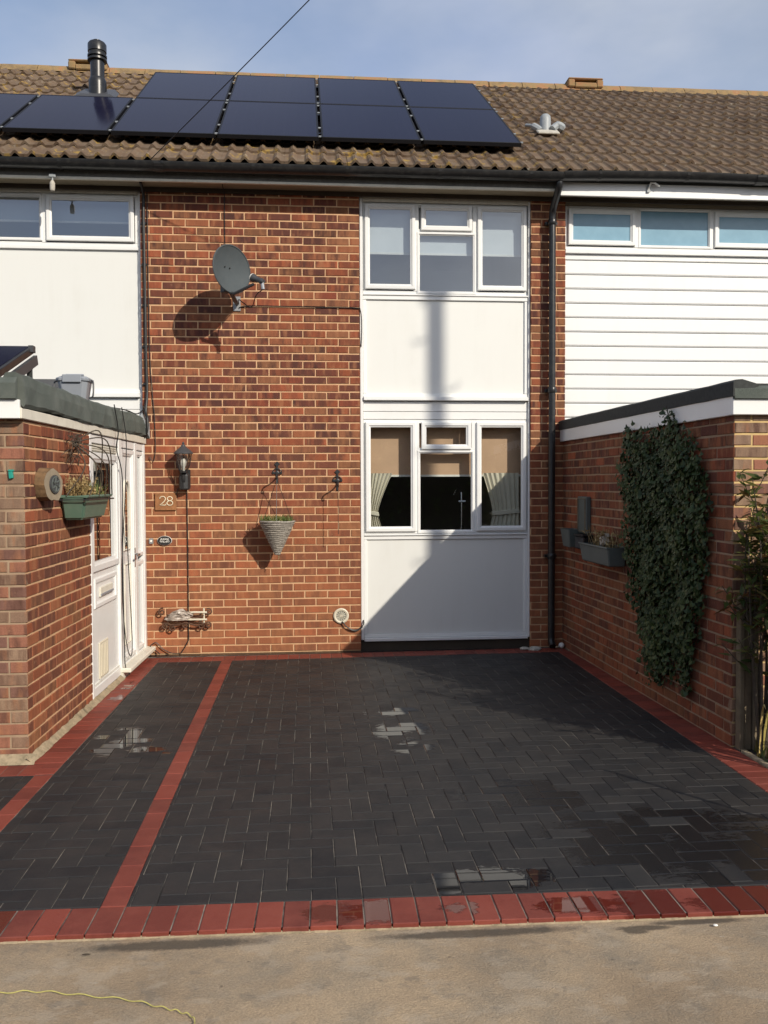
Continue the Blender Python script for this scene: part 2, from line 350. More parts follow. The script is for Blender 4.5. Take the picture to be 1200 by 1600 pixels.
# paving: clay-black blocks, red blocks, sand bed
def paver(name, lo, hi, wetcol, pools, wet, moss):
    b = NB(name); r = b.rnd()
    o = b.mix(b.math('FRACT', b.math('MULTIPLY', r, 9.1)), lo, hi)
    o = b.mix(b.math('MULTIPLY', b.ramp(b.noise(3.5, 8, .72), [(.42, 0.), (.72, 1.)]), .65), o, moss)
    g = b.noise(330, 3, .75); o = b.mix(.4, o, b.mix(1., o, b.ramp(g, [(.3, .5), (.7, 1.5)]), 'MULTIPLY'))
    damp = None
    for q in wet:
        x = b.blob(*q); damp = x if damp is None else b.math('MAXIMUM', damp, x)
    jig = b.math('ADD', b.math('MULTIPLY', b.noise(24, 7, .75, b.vec((.6, 1.6, 1))), 1.15), b.math('MULTIPLY', b.math('FRACT', b.math('MULTIPLY', r, 5.37)), .8))
    dm = b.ramp(b.math('ADD', b.math('MULTIPLY', damp, 1.0), b.math('SUBTRACT', jig, .875)), [(.42, 0.), (.56, 1.)])
    pool = None
    for q in pools:
        x = b.blob(*q); pool = x if pool is None else b.math('MAXIMUM', pool, x)
    pm = b.ramp(b.math('ADD', b.math('MULTIPLY', pool, 1.0), b.math('SUBTRACT', jig, .875)), [(.60, 0.), (.66, 1.)])
    dm = b.math('MULTIPLY', dm, b.math('MINIMUM', b.math('MULTIPLY', damp, 5.), 1.)); pm = b.math('MULTIPLY', pm, b.ramp(pool, [(.02, 0.), (.10, 1.)]))
    allw = b.math('MAXIMUM', dm, pm)
    o = b.mix(b.math('MULTIPLY', allw, .85), o, wetcol); b.col(o)
    rg = b.ramp(b.noise(6, 4), [(.3, .50), (.7, .66)])
    rr = b.n('ShaderNodeMix', data_type='FLOAT'); b.l(dm, rr.inputs[0]); b.l(rg, rr.inputs[2]); rr.inputs[3].default_value = .15
    r3 = b.n('ShaderNodeMix', data_type='FLOAT'); b.l(pm, r3.inputs[0]); b.l(rr.outputs[0], r3.inputs[2]); r3.inputs[3].default_value = .015
    b.rough(r3.outputs[0]); b.b.inputs['Specular IOR Level'].default_value = .32
    flat = b.math('SUBTRACT', 1., pm); b.bump(b.math('MULTIPLY', b.math('ADD', g, b.noise(45, 4)), flat), .45, .003); return b.m
POOLS = [(.06,-2.78,.30,.34), (.12,-3.15,.22,.30), (-1.74,-2.92,.26,.42), (.10,-5.06,.55,.17), (.08,-2.35,.25,.2), (-1.55,-3.1,.24,.2)]
WET = [(1.35,-4.85,.85,.6), (.62,-4.1,.45,.3), (1.0,-4.65,.5,.35)]
M['paver'] = paver('charcoal_paver', (.014,.0145,.016), (.027,.026,.0255), (.010,.010,.011), POOLS, WET, (.042,.037,.033))
M['red_paver'] = paver('red_paver', (.140,.032,.023), (.230,.048,.031), (.085,.013,.009), [(-.25,-5.3,.3,.12), (.05,-5.3,.12,.1), (.55,-5.32,.28,.1), (-2.0,-1.2,.12,.3), (-2.0,-1.8,.12,.35)], [(-1.9,-5.3,.5,.2), (1.1,-5.35,.7,.2), (-.45,-5.3,.2,.15)], (.28,.075,.05))
b = NB('jointing_sand'); b.col(b.ramp(b.noise(5, 6, .7), [(.38, (.030,.028,.026)), (.58, (.26,.225,.18))])); b.rough(.95); b.bump(b.noise(300, 3), .5, .003); M['sand'] = b.m
# worn concrete
b = NB('worn_concrete'); o = b.ramp(b.noise(1.1, 7, .62), [(.30, (.305,.225,.145)), (.50, (.445,.33,.212)), (.68, (.54,.405,.26))])
o = b.mix(b.ramp(b.noise(3.3, 7, .7), [(.44, 0.), (.68, .7)]), o, (.275,.24,.185)); g = b.noise(130, 6, .8)
o = b.mix(.75, o, b.mix(1., o, b.ramp(g, [(.3, .55), (.7, 1.4)]), 'MULTIPLY'))
o = b.mix(b.ramp(b.noise(23, 3, .5), [(.73, 0.), (.79, .6)]), o, (.09,.07,.05)); o = b.mix(b.ramp(b.noise(31, 3, .5, b.vec((1,1,1), (5,9,2))), [(.73, 0.), (.78, .6)]), o, (.50,.43,.34))
o = b.mix(b.math('MULTIPLY', b.ramp(b.noise(5.5, 9, .68, b.vec((1, 1.5, 1), (3,1,0))), [(.53, 0.), (.60, 1.)]), .42), o, (.50,.41,.305)); o = b.mix(b.math('MULTIPLY', b.ramp(b.noise(9, 9, .7, b.vec((1, 1.3, 1), (8,4,0))), [(.56, 0.), (.64, 1.)]), .5), o, (.225,.19,.145))
st = None
for q in ((.70,-5.495,.07,.035), (.74,-5.48,.16,.028), (.95,-5.455,.28,.028), (-1.0,-5.44,.45,.05), (.1,-5.46,.5,.04)):
    x = b.blob(*q); st = x if st is None else b.math('MAXIMUM', st, x)
o = b.mix(b.math('MULTIPLY', b.ramp(b.math('ADD', st, b.math('MULTIPLY', b.noise(22, 8, .75), .9)), [(.58, 0.), (.95, 1.)]), .8), o, (.07,.058,.045))
b.col(o); b.rough(.85); b.b.inputs['Specular IOR Level'].default_value = .3; b.bump(b.math('ADD', b.noise(30, 5, .7), b.math('MULTIPLY', g, 1.5)), .8, .008); M['concrete'] = b.m
b = NB('haunch_mortar'); b.col(b.ramp(b.noise(14, 6, .7), [(.3, (.15,.125,.075)), (.5, (.33,.26,.165)), (.7, (.44,.34,.22))])); b.rough(.95); b.bump(b.noise(40, 5, .7), .8, .01); M['haunch'] = b.m
M['asphalt'] = simple('road_asphalt', (.055,.054,.052), .9, .2, 30, bump=.5, bscale=200)
def leaf_mat(name, pal, rough=.4):
    b = NB(name); r = b.rnd(); b.col(b.ramp(r, [(i/max(1, len(pal)-1), c) for i, c in enumerate(pal)])); b.rough(rough); b.b.inputs['Specular IOR Level'].default_value = .3
    return b.m
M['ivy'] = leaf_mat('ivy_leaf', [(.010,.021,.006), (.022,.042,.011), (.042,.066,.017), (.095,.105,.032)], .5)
M['shrub'] = None
M['grass'] = leaf_mat('basket_grass', [(.06,.09,.02), (.12,.15,.04), (.25,.2,.08)], .6)
M['dead'] = leaf_mat('dead_leaf', [(.16,.10,.04), (.30,.21,.09), (.42,.33,.16)], .7)
M['blade'] = leaf_mat('pale_blade', [(.22,.18,.05), (.42,.34,.10), (.55,.40,.16)], .6)
M['hedge'] = None
def glow_leaf(name, pal):
    b = NB(name); r = b.rnd(); c = b.ramp(r, [(i/max(1, len(pal)-1), q) for i, q in enumerate(pal)]); b.col(c); b.rough(.5); tl = b.n('ShaderNodeBsdfTranslucent'); b.l(c, tl.inputs[0]); mx = b.n('ShaderNodeMixShader'); mx.inputs[0].default_value = .5; b.l(b.b.outputs[0], mx.inputs[1]); b.l(tl.outputs[0], mx.inputs[2]); b.l(mx.outputs[0], b.out.inputs[0]); return b.m
M['shrub'] = glow_leaf('shrub_leaf', [(.045,.07,.018), (.08,.115,.028), (.15,.16,.042), (.13,.055,.022)])
M['hedge'] = glow_leaf('hedge_leaf', [(.10,.16,.035), (.20,.27,.07), (.28,.33,.10)])

# ------------------------------------------------------------------ brickwork
BR = []
for i in range(10):
    m_ = MB(); j = lambda a=.0016: R.uniform(-a, a); ch = R.uniform(.003, .005); hx, hz = .1062, .0312
    bk = [(-hx, .10, -hz), (hx, .10, -hz), (hx, .10, hz), (-hx, .10, hz)]
    oc = [(-hx+j(), ch, -hz+j()), (hx+j(), ch, -hz+j()), (hx+j(), ch, hz+j()), (-hx+j(), ch, hz+j())]
    ic = [(x-math.copysign(ch+abs(j()), x), 0, z-math.copysign(ch*.8, z)) for x, y, z in oc]
    m_.add(bk+oc+ic, [(0,1,5,4), (1,2,6,5), (2,3,7,6), (3,0,4,7), (4,5,9,8), (5,6,10,9), (6,7,11,10), (7,4,8,11), (8,9,10,11)])
    BR.append(m_)
BRM = {}
def brick_mesh(i, mat):
    if (i, mat) not in BRM: BRM[(i, mat)] = BR[i].mesh('brick', M[mat])
    return BRM[(i, mat)]
def courses(A, out, s0, s1, z0, z1, wall, mat, off=0., sgn=1, holes=()):
    """half-bond bricks on a wall; s runs from A along the wall, 'out' points away from its face"""
    out = Vector((out[0], out[1], 0)).normalized(); al = Vector((-out.y, out.x, 0)); u = al*sgn; ang = math.atan2(al.y, al.x); res = []
    k0 = round(z0/.075)
    for k in range(k0, int((z1-.03)/.075)+1):
        z = k*.075+.0425
        if z-.03 > z1: break
        sh = (k % 2)*.1125+off+R.uniform(-.006, .006); i = math.floor((s0-sh)/.225)-1
        while True:
            a = sh+i*.225+.005; e = a+.215; i += 1
            if a > s1: break
            a2, e2 = max(a, s0), min(e, s1)
            if e2-a2 < .022: continue
            if any(a2 > h[0]-.01 and e2 < h[1]+.01 and z > h[2] and z < h[3] for h in holes): continue
            c = (a2+e2)/2; p = Vector((A[0], A[1], 0))+u*c+out*R.uniform(-.0015, .0015); p.z = z+R.uniform(-.0012, .0012)
            res.append(dict(p=p, ang=ang+R.uniform(-.003, .003), sx=(e2-a2)/.215, i=R.randrange(10), fl=R.choice((-1, 1)), rnd=R.uniform(.001, .999), wall=wall, mat=mat,
                            px=(e2-a2)*abs(out.dot((p-CAM).normalized()))/(p-CAM).length**2))
    return res
def lay(bricks, root, rest_parent, n=300):
    bricks.sort(key=lambda b: -b['px'])
    for b in bricks[:n]:
        place('brick', brick_mesh(b['i'], b['mat']), b['wall'], b['p'], (R.uniform(-.006, .006), 0, b['ang']), (b['sx']*b['fl'], 1, b['fl']) if b['fl'] < 0 and False else (b['sx'], 1, 1), b['rnd'])
    if bricks[n:]:
        bymat = {}
        for b in bricks[n:]: bymat.setdefault(b['mat'], []).append(b)
        for mt, bs in bymat.items():
            m_ = MB()
            for b in bs:
                q = Matrix.Translation(b['p']) @ Matrix.Rotation(b['ang'], 4, 'Z') @ Matrix.Diagonal((b['sx'], 1, 1, 1))
                m_.add([q @ v for v in BR[b['i']].v], BR[b['i']].f, b['rnd'])
            o = m_.build('brick', M[mt], rest_parent, recalc=True); o['kind'] = 'stuff'

# ------------------------------------------------------------------ ground
g = MB().add([(-600,-600,-.06), (600,-600,-.06), (600,600,-.06), (-600,600,-.06)], [(0,1,2,3)]); tag(g.build('ground', M['asphalt'], recalc=False), kind='structure')
OUTL = lambda x: -5.407-.0222*x                      # outer edge of the front red course
f = MB(); n = 60
for i in range(n):
    x0, x1 = lerp(-7, 7, i/n), lerp(-7, 7, (i+1)/n)
    f.add([(x0,-9.6,-.022), (x1,-9.6,-.022), (x1, OUTL(x1)+.05, -.022), (x0, OUTL(x0)+.05, -.022)], [(0,1,2,3)])
tag(f.build('forecourt', M['concrete'], recalc=False), kind='structure')
bed = MB().add([(-4,.0,-.0045), (2.13,.0,-.0045), (2.13, OUTL(2.13)+.01, -.0045), (-4, OUTL(-4)+.01, -.0045)], [(0,1,2,3)])
drive = bed.build('driveway', M['sand'], recalc=False); tag(drive, kind='structure')
LWX = lambda y: -2.085+y*.0321; RWX = lambda y: 2.035-y*.02196
INL = lambda y: -1.922+(y+.4)*.0172                  # inner edge of the left red border
BACK = lambda x: -.345+.03*(x+1)
pav = []
def addp(poly, mat, name):
    poly = clean(poly)
    if len(poly) < 3 or abs(parea(poly)) < .0006: return
    if parea(poly) < 0: poly = poly[::-1]
    c = Vector((sum(p[0] for p in poly)/len(poly), sum(p[1] for p in poly)/len(poly), 0)); d = (c-CAM).length
    vx = (c-CAM).dot(rt)/(c-CAM).dot(fwd); vy = (c-CAM).dot(up)/(c-CAM).dot(fwd); seen = abs(vx) < .47 and abs(vy) < .62
    pav.append(dict(poly=poly, c=c, mat=mat, name=name, px=(abs(parea(poly))/d**3 if seen else 0)))
jt = .0018
def rect(x0, x1, y0, y1): return [(x0+jt, y0+jt), (x1-jt, y0+jt), (x1-jt, y1-jt), (x0+jt, y1-jt)]
def seq(poly, planes):
    for pl in planes:
        poly = clip(poly, *pl)
        if len(poly) < 3: return []
    return poly
inner_front = (.0222, 1.0); fr = (-.0222, -1.0, 5.407-.208-.003)   # y >= -5.199-.0222x+...
zones = [[(-1, 0, 1.236), (1, 0, 1.922), fr, (-.03, 1, -.315-.004)],
         [(-1, .0172, 1.922-.4*.0172), (1, 0, -1.338), fr, (-.03, 1, -.315-.004)],
         [(1, 0, -2.083), (0, 1, -3.537), fr]]
u_ = .1018
for i in range(-36, 24):
    for jj in range(-56, 2):
        k = (i-jj) % 4
        if k == 0: r_ = rect(i*u_, (i+2)*u_, jj*u_, (jj+1)*u_)
        elif k == 3: r_ = rect(i*u_, (i+1)*u_, jj*u_, (jj+2)*u_)
        else: continue
        for z_ in zones: addp(seq(r_, z_), 'paver', 'paver')
for i in range(-36, 26):                             # front course
    x0, x1 = i*.1035, (i+1)*.1035
    q = [(x+(.004 if y else 0), OUTL(x)+y) for x, y in ((x0+jt+.001, 0), (x1-jt-.001, 0), (x1-jt-.001, .206), (x0+jt+.001, .206))]; addp(q, 'red_paver', 'edging_paver')
for i in range(30):                                  # stripe
    addp(seq(rect(-1.338, -1.236, -.33-.203*(i+1), -.33-.203*i), [fr]), 'red_paver', 'edging_paver')
for i in range(-36, 20):                             # course along the house
    addp(seq(rect(i*u_, (i+1)*u_, -1, 1), [(.03, -1, .315), (-.03, 1, -.315+.215), (-1, .0321, 2.085), (1, .02196, 2.035)]), 'red_paver', 'edging_paver')
for i in range(31):                                  # left border by the porch, then one row on to the road
    y1, y0 = -.36-i*u_, -.36-(i+1)*u_
    addp(seq(rect(-2.4, -1.7, y0, y1), [(1, -.0172, -1.922+.4*.0172-.004), (-1, .0321, 2.085-.028)]), 'red_paver', 'edging_paver')
for i in range(10):
    addp(seq(rect(-2.4, -1.7, -3.73-.203*(i+1)+.203, -3.73-.203*i+.203), [(1, -.0172, -1.922+.4*.0172-.004), (-1, .0172, 1.922-.4*.0172+.104), (0, 1, -3.53), fr]), 'red_paver', 'edging_paver')
for i in range(14):
    addp(seq(rect(-2.08-(i+1)*u_, -2.08-i*u_, -3.533, -3.338), []), 'red_paver', 'edging_paver')
for i in range(52):                                  # right border
    y1, y0 = -.1-i*u_, -.1-(i+1)*u_
    addp(seq(rect(1.924, 2.127, y0, y1), [(1, .02196, 2.035+.02), fr, (-.03, 1, -.315)] if y0 > -3.42 else [fr]), 'red_paver', 'edging_paver')
def lay_pavers(name, lim=300):
    ps = sorted([p for p in pav if p['name'] == name], key=lambda p: -p['px'])
    cache = {}
    for p in ps[:lim]:
        c = p['c']; key = (p['mat'],)+tuple((round(x-c.x, 4), round(y-c.y, 4)) for x, y in p['poly'])
        if key not in cache: cache[key] = MB().prism([(x-c.x, y-c.y) for x, y in p['poly']], -.04, 0, .0035).mesh(name, M[p['mat']], recalc=False)
        place(name, cache[key], drive, (c.x, c.y, R.uniform(-.0012, .0012)), (R.uniform(-.003, .003), R.uniform(-.003, .003), 0), (1,1,1), R.uniform(.001, .999))
    if ps[lim:]:
        m_ = MB()
        for p in ps[lim:]: m_.prism(p['poly'], -.04, R.uniform(-.0012, .0012), .0035, R.uniform(.001, .999))
        o = m_.build(name, M[ps[0]['mat']], drive, recalc=False); o['kind'] = 'stuff'
lay_pavers('paver'); lay_pavers('edging_paver')
# mortar haunching: front edge of the paving and foot of the porch wall
m_ = MB()
for i in range(120):
    x0, x1 = lerp(-3.6, 2.6, i/120), lerp(-3.6, 2.6, (i+1)/120); w0 = .004+.004*abs(math.sin(i*1.7))
    m_.add([(x0, OUTL(x0)+.004, -.013), (x1, OUTL(x1)+.004, -.013), (x1, OUTL(x1)-w0, -.0215), (x0, OUTL(x0)-w0, -.0215)], [(0,3,2,1)])
o = m_.build('haunching', M['haunch'], drive, recalc=False)
m_ = MB(); HH = [.028+R.uniform(0, .014) for i in range(42)]
for i in range(40):
    y0, y1 = lerp(-1.05, -3.33, i/40), lerp(-1.05, -3.33, (i+1)/40); h0, h1 = HH[i], HH[i+1]
    m_.add([(LWX(y0)+.002, y0, h0), (LWX(y1)+.002, y1, h1), (LWX(y1)+.02+HH[i+1]*.6, y1, .002), (LWX(y0)+.02+HH[i]*.6, y0, .002)], [(0,1,2,3)])
m_.add([(-2.9,-3.345,.002), (-2.14,-3.345,.002), (-2.14,-3.28,.05), (-2.9,-3.28,.05)], [(0,1,2,3)])
m_.build('wall_footing', M['haunch'], drive, recalc=False)
m_ = MB()
m_.box(-2.08, 1.7, -.095, -.004, -.03, -.002); m_.build('drain_channel', M['black'], drive)
for i in range(30):
    pass
# planted bed on the right with its concrete edging
kb = MB()
for i in range(3): kb.box(2.13, 2.165, -3.50-(i+1)*.9+.006, -3.50-i*.9, -.05, .012)
tag(kb.build('kerb', M['haunch'], bevel=.004), kind='structure')
sb = MB(); n = 14
vs = [(lerp(2.165, 4.6, i/n), lerp(-6.0, -3.3, j/n), .0+R.uniform(-.012, .02)) for j in range(n+1) for i in range(n+1)]
sb.add(vs, [(j*(n+1)+i, j*(n+1)+i+1, (j+1)*(n+1)+i+1, (j+1)*(n+1)+i) for j in range(n) for i in range(n)])
tag(sb.build('soil_bed', M['soil'], recalc=False), kind='structure')

# ------------------------------------------------------------------ houses
ZS = 4.492                                            # soffit level
EY, EZ, PT = -.33, 4.64, math.radians(34); CP, SP = math.cos(PT), math.sin(PT); SL = 4.25
house = thing('terraced_house', 'red-brick terraced house with white framed window bay and solar panels on its roof', 'house', (0, 0, 0), 'houses of one terrace')
house2 = thing('terraced_house', 'neighbouring terraced house on the right with white horizontal cladding boards upstairs', 'house', (2.9, 0, 0), 'houses of one terrace')
def wall_body(name, parent, x0, x1, z0, z1, mat='mortar', y0=.006, y1=.28): return MB().box(x0, x1, y0, y1, z0, z1).build(name, M[mat], parent)
wm = wall_body('wall', house, -2.098, -.004, 0, 4.6)
wp = wall_body('wall', house, 1.712, 1.918, 2.2, 4.6); MB().box(1.712, 2.056, .006, .28, 0, 2.199).build('lower_wall', M['mortar'], wp)
wq = wall_body('wall', house2, 1.918, 2.056, 2.2, 4.6)
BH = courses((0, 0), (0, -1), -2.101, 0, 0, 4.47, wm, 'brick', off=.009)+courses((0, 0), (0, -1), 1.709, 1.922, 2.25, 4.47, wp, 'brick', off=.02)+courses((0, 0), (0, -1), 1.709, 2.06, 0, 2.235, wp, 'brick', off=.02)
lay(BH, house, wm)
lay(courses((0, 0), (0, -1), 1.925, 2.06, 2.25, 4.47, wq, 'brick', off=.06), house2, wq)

def roof(parent, x0, x1):
    def rp(x, s, h=0): return Vector((x, EY+s*CP-h*SP, EZ+s*SP+h*CP))
    rf = MB(); rf.add([rp(x0, .02, -.05), rp(x1, .02, -.05), rp(x1, SL, -.05), rp(x0, SL, -.05), rp(x0, .02, -.12), rp(x1, .02, -.12), rp(x1, SL, -.12), rp(x0, SL, -.12)], [(0,1,2,3), (4,7,6,5), (0,4,5,1), (1,5,6,2), (2,6,7,3), (3,7,4,0)])
    ry = EY+SL*CP; rz = EZ+SL*SP
    rf.add([(x0, ry, rz-.1), (x1, ry, rz-.1), (x1, 2*ry+.3, EZ), (x0, 2*ry+.3, EZ)], [(0,1,2,3)])
    ro = rf.build('roof', M['felt_dark'], parent, recalc=False)
    global TILES
    gx, gs = .294, .3455
    i0 = math.floor(x0/gx+.5)
    k = 0
    xs = []
    x = x0
    while x < x1-.05: xs.append(x); x += gx
    for c in range(12):
        for x in xs:
            s_ = c*gs; o = place('roof_tile', R.choice(TILES), ro, rp(x+gx/2, s_+.0, .006)+Vector((R.uniform(-.003, .003), 0, 0)), (PT-.062+R.uniform(-.006, .006), 0, R.uniform(-.004, .004)), (1,1,1), R.uniform(.001, .999))
    return ro
TILES = []
def roll(x):
    d = min(abs(x+.0735), abs(x-.0735)); return .031*(.5+.5*math.cos(math.pi*d/.040))**.8+.002 if d < .040 else .004*max(0, 1-abs(abs(x)-.0735)/.0735)
for v in range(4):
    m_ = MB(); xs = [-.148, -.1135, -.105, -.092, -.0735, -.055, -.042, -.0335, .0335, .042, .055, .0735, .092, .105, .1135, .146]; T = []
    for s_, dz in ((0, .012), (.42, .012)):
        T.append([(x, s_+R.uniform(-.002, .002)+(R.uniform(-.004, .004) if s_ == 0 else 0), dz+roll(x)*(1.12 if s_ == 0 else .72)) for x in xs])
    low = [(x, .0, roll(x)*1.05-.012) for x in xs]
    nn = len(xs); m_.add(T[0]+T[1]+low, [(i, i+1, nn+i+1, nn+i) for i in range(nn-1)]+[(2*nn+i, 2*nn+i+1, i+1, i) for i in range(nn-1)])
    TILES.append(m_.mesh('roof_tile', M['tile'], recalc=False))
XB = 1.93
roof1 = roof(house, XB-23*.294, XB); roof2 = roof(house2, XB, XB+16*.294)
def ridge(parent, ro, x0, x1):
    L_ = .45; x = x0
    RY, RZ = EY+SL*CP, EZ+SL*SP
    while x < x1-.01:
        e = min(x+L_, x1); m_ = MB(); pr = [(-.135, -.075), (-.10, -.01), (-.045, .035), (0, .045), (.045, .035), (.10, -.01), (.135, -.075)]
        vs = [(xx, RY+a, RZ+b_+R.uniform(-.003, .003)) for xx in (x+.004, (x+e)/2, e-.004) for a, b_ in pr]; n_ = len(pr)
        m_.add(vs, [(q*n_+i, q*n_+i+1, (q+1)*n_+i+1, (q+1)*n_+i) for q in (0, 1) for i in range(n_-1)]+[tuple(range(n_)), tuple(2*n_+i for i in range(n_))[::-1]])
        m_.build('ridge_tile', M['ridge'], ro, recalc=True); x = e
ridge(house, roof1, XB-23*.294, XB); ridge(house2, roof2, XB, XB+16*.294)
# eaves: soffit, fascia, gutter
def eaves(parent, x0, x1, fz, mat, sag):
    MB().box(x0, x1-.002, -.228, .0, ZS, ZS+.015).build('soffit', M['soffit'], parent)
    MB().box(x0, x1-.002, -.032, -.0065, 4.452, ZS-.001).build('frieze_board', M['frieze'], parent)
    if mat == 'white': MB().box(x0, x1-.002, -.252, -.229, fz, 4.655).build('fascia', M[mat], parent, bevel=.003)
    else:
        MB().box(x0, x1-.002, -.249, -.229, fz+.026, 4.655).build('fascia', M['shaded_fascia'], parent, bevel=.003)  # board coloured as shaded by the gutter, white strip left below
        MB().box(x0, x1-.002, -.258, -.229, fz, fz+.025).build('fascia_strip', M[mat], parent, bevel=.003)
    gt = MB(); n_ = 10; m = 24; r = .072
    for side in (0,):
        vs = []
        for i in range(m+1):
            x = lerp(x0, x1, i/m); dz = sag(x)
            for q in range(n_+1):
                a = math.pi*q/n_; vs.append((x, -.336-r*math.cos(a), 4.612+dz-r*math.sin(a)*1.0))
            for q in range(n_, -1, -1):
                a = math.pi*q/n_; vs.append((x, -.336-(r-.004)*math.cos(a), 4.612+dz-(r-.004)*math.sin(a)))
        k = 2*(n_+1)
        gt.add(vs, [(i*k+q, i*k+(q+1) % k, (i+1)*k+(q+1) % k, (i+1)*k+q) for i in range(m) for q in range(k)])
    go = gt.build('gutter', M['black'], parent, recalc=True, smooth=True)
    x = x0+.35
    while x < x1-.1:
        dz = sag(x); bk = MB()
        pts = [(x, -.336-.075*math.cos(math.pi*q/8), 4.612+dz-.075*math.sin(math.pi*q/8)) for q in range(9)]
        vs = [(p[0]+s_, p[1], p[2]) for s_ in (-.014, .014) for p in pts]; bk.add(vs, [(i, i+1, 9+i+1, 9+i) for i in range(8)])
        bk.box(x-.012, x+.012, -.266, -.252, 4.55+dz, 4.62+dz); bk.build('gutter_bracket', M['black'], go, recalc=False); x += .87
    for x in ((x0+x1)*.5-.4,):
        dz = sag(x); u = MB()
        pts = [(x, -.336-.078*math.cos(math.pi*q/10), 4.612+dz-.078*math.sin(math.pi*q/10)) for q in range(11)]
        u.add([(p[0]+s_, p[1], p[2]) for s_ in (-.045, .045) for p in pts], [(i, i+1, 11+i+1, 11+i) for i in range(10)])
        u.build('gutter_union', M['black'], go, recalc=False)
eaves(house, XB-23*.294, XB-.006, 4.470, 'old_white', lambda x: -.006)
eaves(house2, XB, XB+16*.294, 4.436, 'white', lambda x: .004+.022*math.sin(max(0, min(1, (x-1.93)/2.4))*math.pi))
# downpipe
dp = MB(); PX = 1.902
dp.tube(curve([(PX, -.325, 4.56), (PX, -.315, 4.50), (PX, -.24, 4.44), (PX, -.12, 4.36), (PX, -.08, 4.28), (PX, -.08, 4.1)], 5)+[(PX, -.08, z) for z in (3.2, 2.2, 1.2, .12)]+[(PX, -.085, .07), (PX, -.13, .03)], .034, 14)
do = dp.build('downpipe', M['black'], house, smooth=True)
for z in (4.2, 2.55, .9):
    c = MB(); c.lathe([(.040, 0), (.043, .004), (.043, .05), (.040, .054)], (PX, -.08, z), 14); c.box(PX-.06, PX+.06, -.05, -.004, z+.01, z+.04); c.build('pipe_clip', M['black'], do, smooth=True)

# windows ------------------------------------------------------------
def bar_frame(m_, x0, x1, z0, z1, wdt, y0, y1):
    m_.box(x0, x1, y0, y1, z1-wdt, z1); m_.box(x0, x1, y0, y1, z0, z0+wdt); m_.box(x0, x0+wdt, y0+.0015, y1, z0+wdt, z1-wdt); m_.box(x1-wdt, x1, y0+.0015, y1, z0+wdt, z1-wdt)
def sash_mesh(x0, x1, z0, z1, wd, y):
    """mitred casement profile with a raised rim, stepping down to the glass"""
    m_ = MB(); ring = [(0, .03), (0, 0), (.006, -.004), (wd*.62, -.004), (wd*.75, .004), (wd, .010), (wd, .03)]; vs = []
    for d, yy in ring: vs += [(x0+d, y+yy, z0+d), (x1-d, y+yy, z0+d), (x1-d, y+yy, z1-d), (x0+d, y+yy, z1-d)]
    m_.add(vs, [(i*4+k, i*4+(k+1) % 4, (i+1)*4+(k+1) % 4, (i+1)*4+k) for i in range(len(ring)-1) for k in range(4)]); return m_
def window(parent, x0, x1, z0, z1, lights, y=.045, glass='glass', fmat='white', fw=.035):
    """lights: (x0, x1, z0, z1, casement?) of each glazed opening"""
    m_ = MB(); bar_frame(m_, x0, x1, z0, z1, fw, y+.012, y+.075)
    for a in lights:
        if a[4] == 2: pass
    xs = sorted(set([a[0] for a in lights])); done = set()
    w = m_.build('window', M[fmat], parent, bevel=.003)
    for (a, b_, c, d, k) in lights:
        wd = .050 if k else .03
        sash_mesh(a, b_, c, d, wd, y-.012 if k else y+.004).build('sash', M[fmat], w, recalc=False)
        gx = (.006 if k else .018); yy = y+(.006 if k else .022)
        MB().add([(a+wd-.004, yy, c+wd-.004), (b_-wd+.004, yy, c+wd-.004), (b_-wd+.004, yy, d-wd+.004), (a+wd-.004, yy, d-wd+.004)], [(0,1,2,3)]).build('pane', M[glass], w, recalc=False)
    return w
# bay: upper and lower window, white panels and ledges
upw = window(house, .036, 1.686, 3.53, 4.42, [(.055, .555, 3.575, 4.405, 1), (.612, 1.125, 4.155, 4.405, 1), (.572, 1.165, 3.535, 4.142, 0), (1.178, 1.672, 3.575, 4.405, 1)])
low = window(house, .036, 1.686, 1.155, 2.29, [(.055, .555, 1.178, 2.265, 1), (.612, 1.112, 1.995, 2.265, 1), (.572, 1.145, 1.158, 1.985, 0), (1.168, 1.672, 1.178, 2.265, 1)], glass='glass_low')
for wdw, (z0, z1) in ((upw, (3.56, 4.40)), (low, (1.18, 2.27))):
    for x in (.563, 1.160 if wdw is upw else 1.148): MB().box(x-.028, x+.028, .052, .11, z0, z1).build('mullion', M['white'], wdw, bevel=.003)
MB().box(.563+.028, 1.13, .052, .11, 4.125, 4.172).build('transom', M['white'], upw, bevel=.003)
MB().box(.563+.028, 1.12, .052, .11, 1.962, 2.012).build('transom', M['white'], low, bevel=.003)
bay = part_empty('bay', house, (.86, .05, .1))
MB().box(.034, 1.69, .062, .11, 2.55, 3.47).build('infill_panel', M['panel'], bay)
MB().box(.034, 1.69, .062, .11, .155, 1.095).build('infill_panel', M['panel'], bay)
t_ = MB(); t_.box(.003, .033, .026, .12, .10, 4.46); t_.box(1.689, 1.709, .030, .12, .10, 4.46); t_.build('side_trim', M['white'], bay, bevel=.003)
for z0, z1, y in ((3.472, 3.512, .042), (3.513, 3.529, .030), (2.516, 2.549, .045), (2.478, 2.515, .004), (1.098, 1.136, .045), (1.137, 1.154, .030), (.118, .153, .045), (.085, .117, .015)):
    MB().box(.0345, 1.6885, y, .12, z0, z1).build('rail', M['white'], bay, bevel=.004)
for z0, z1 in ((.153, 1.098), (2.549, 3.472)):
    for x0, x1 in ((.0345, .066), (1.655, 1.6885)): MB().box(x0, x1, .046, .11, z0+.001, z1-.001).build('stile', M['white'], bay, bevel=.004)
for z0, z1 in ((2.372, 2.470), (2.294, 2.368)): MB().box(.0345, 1.6885, .052, .12, z0, z1).build('cladding_board', M['white'], bay, bevel=.004)
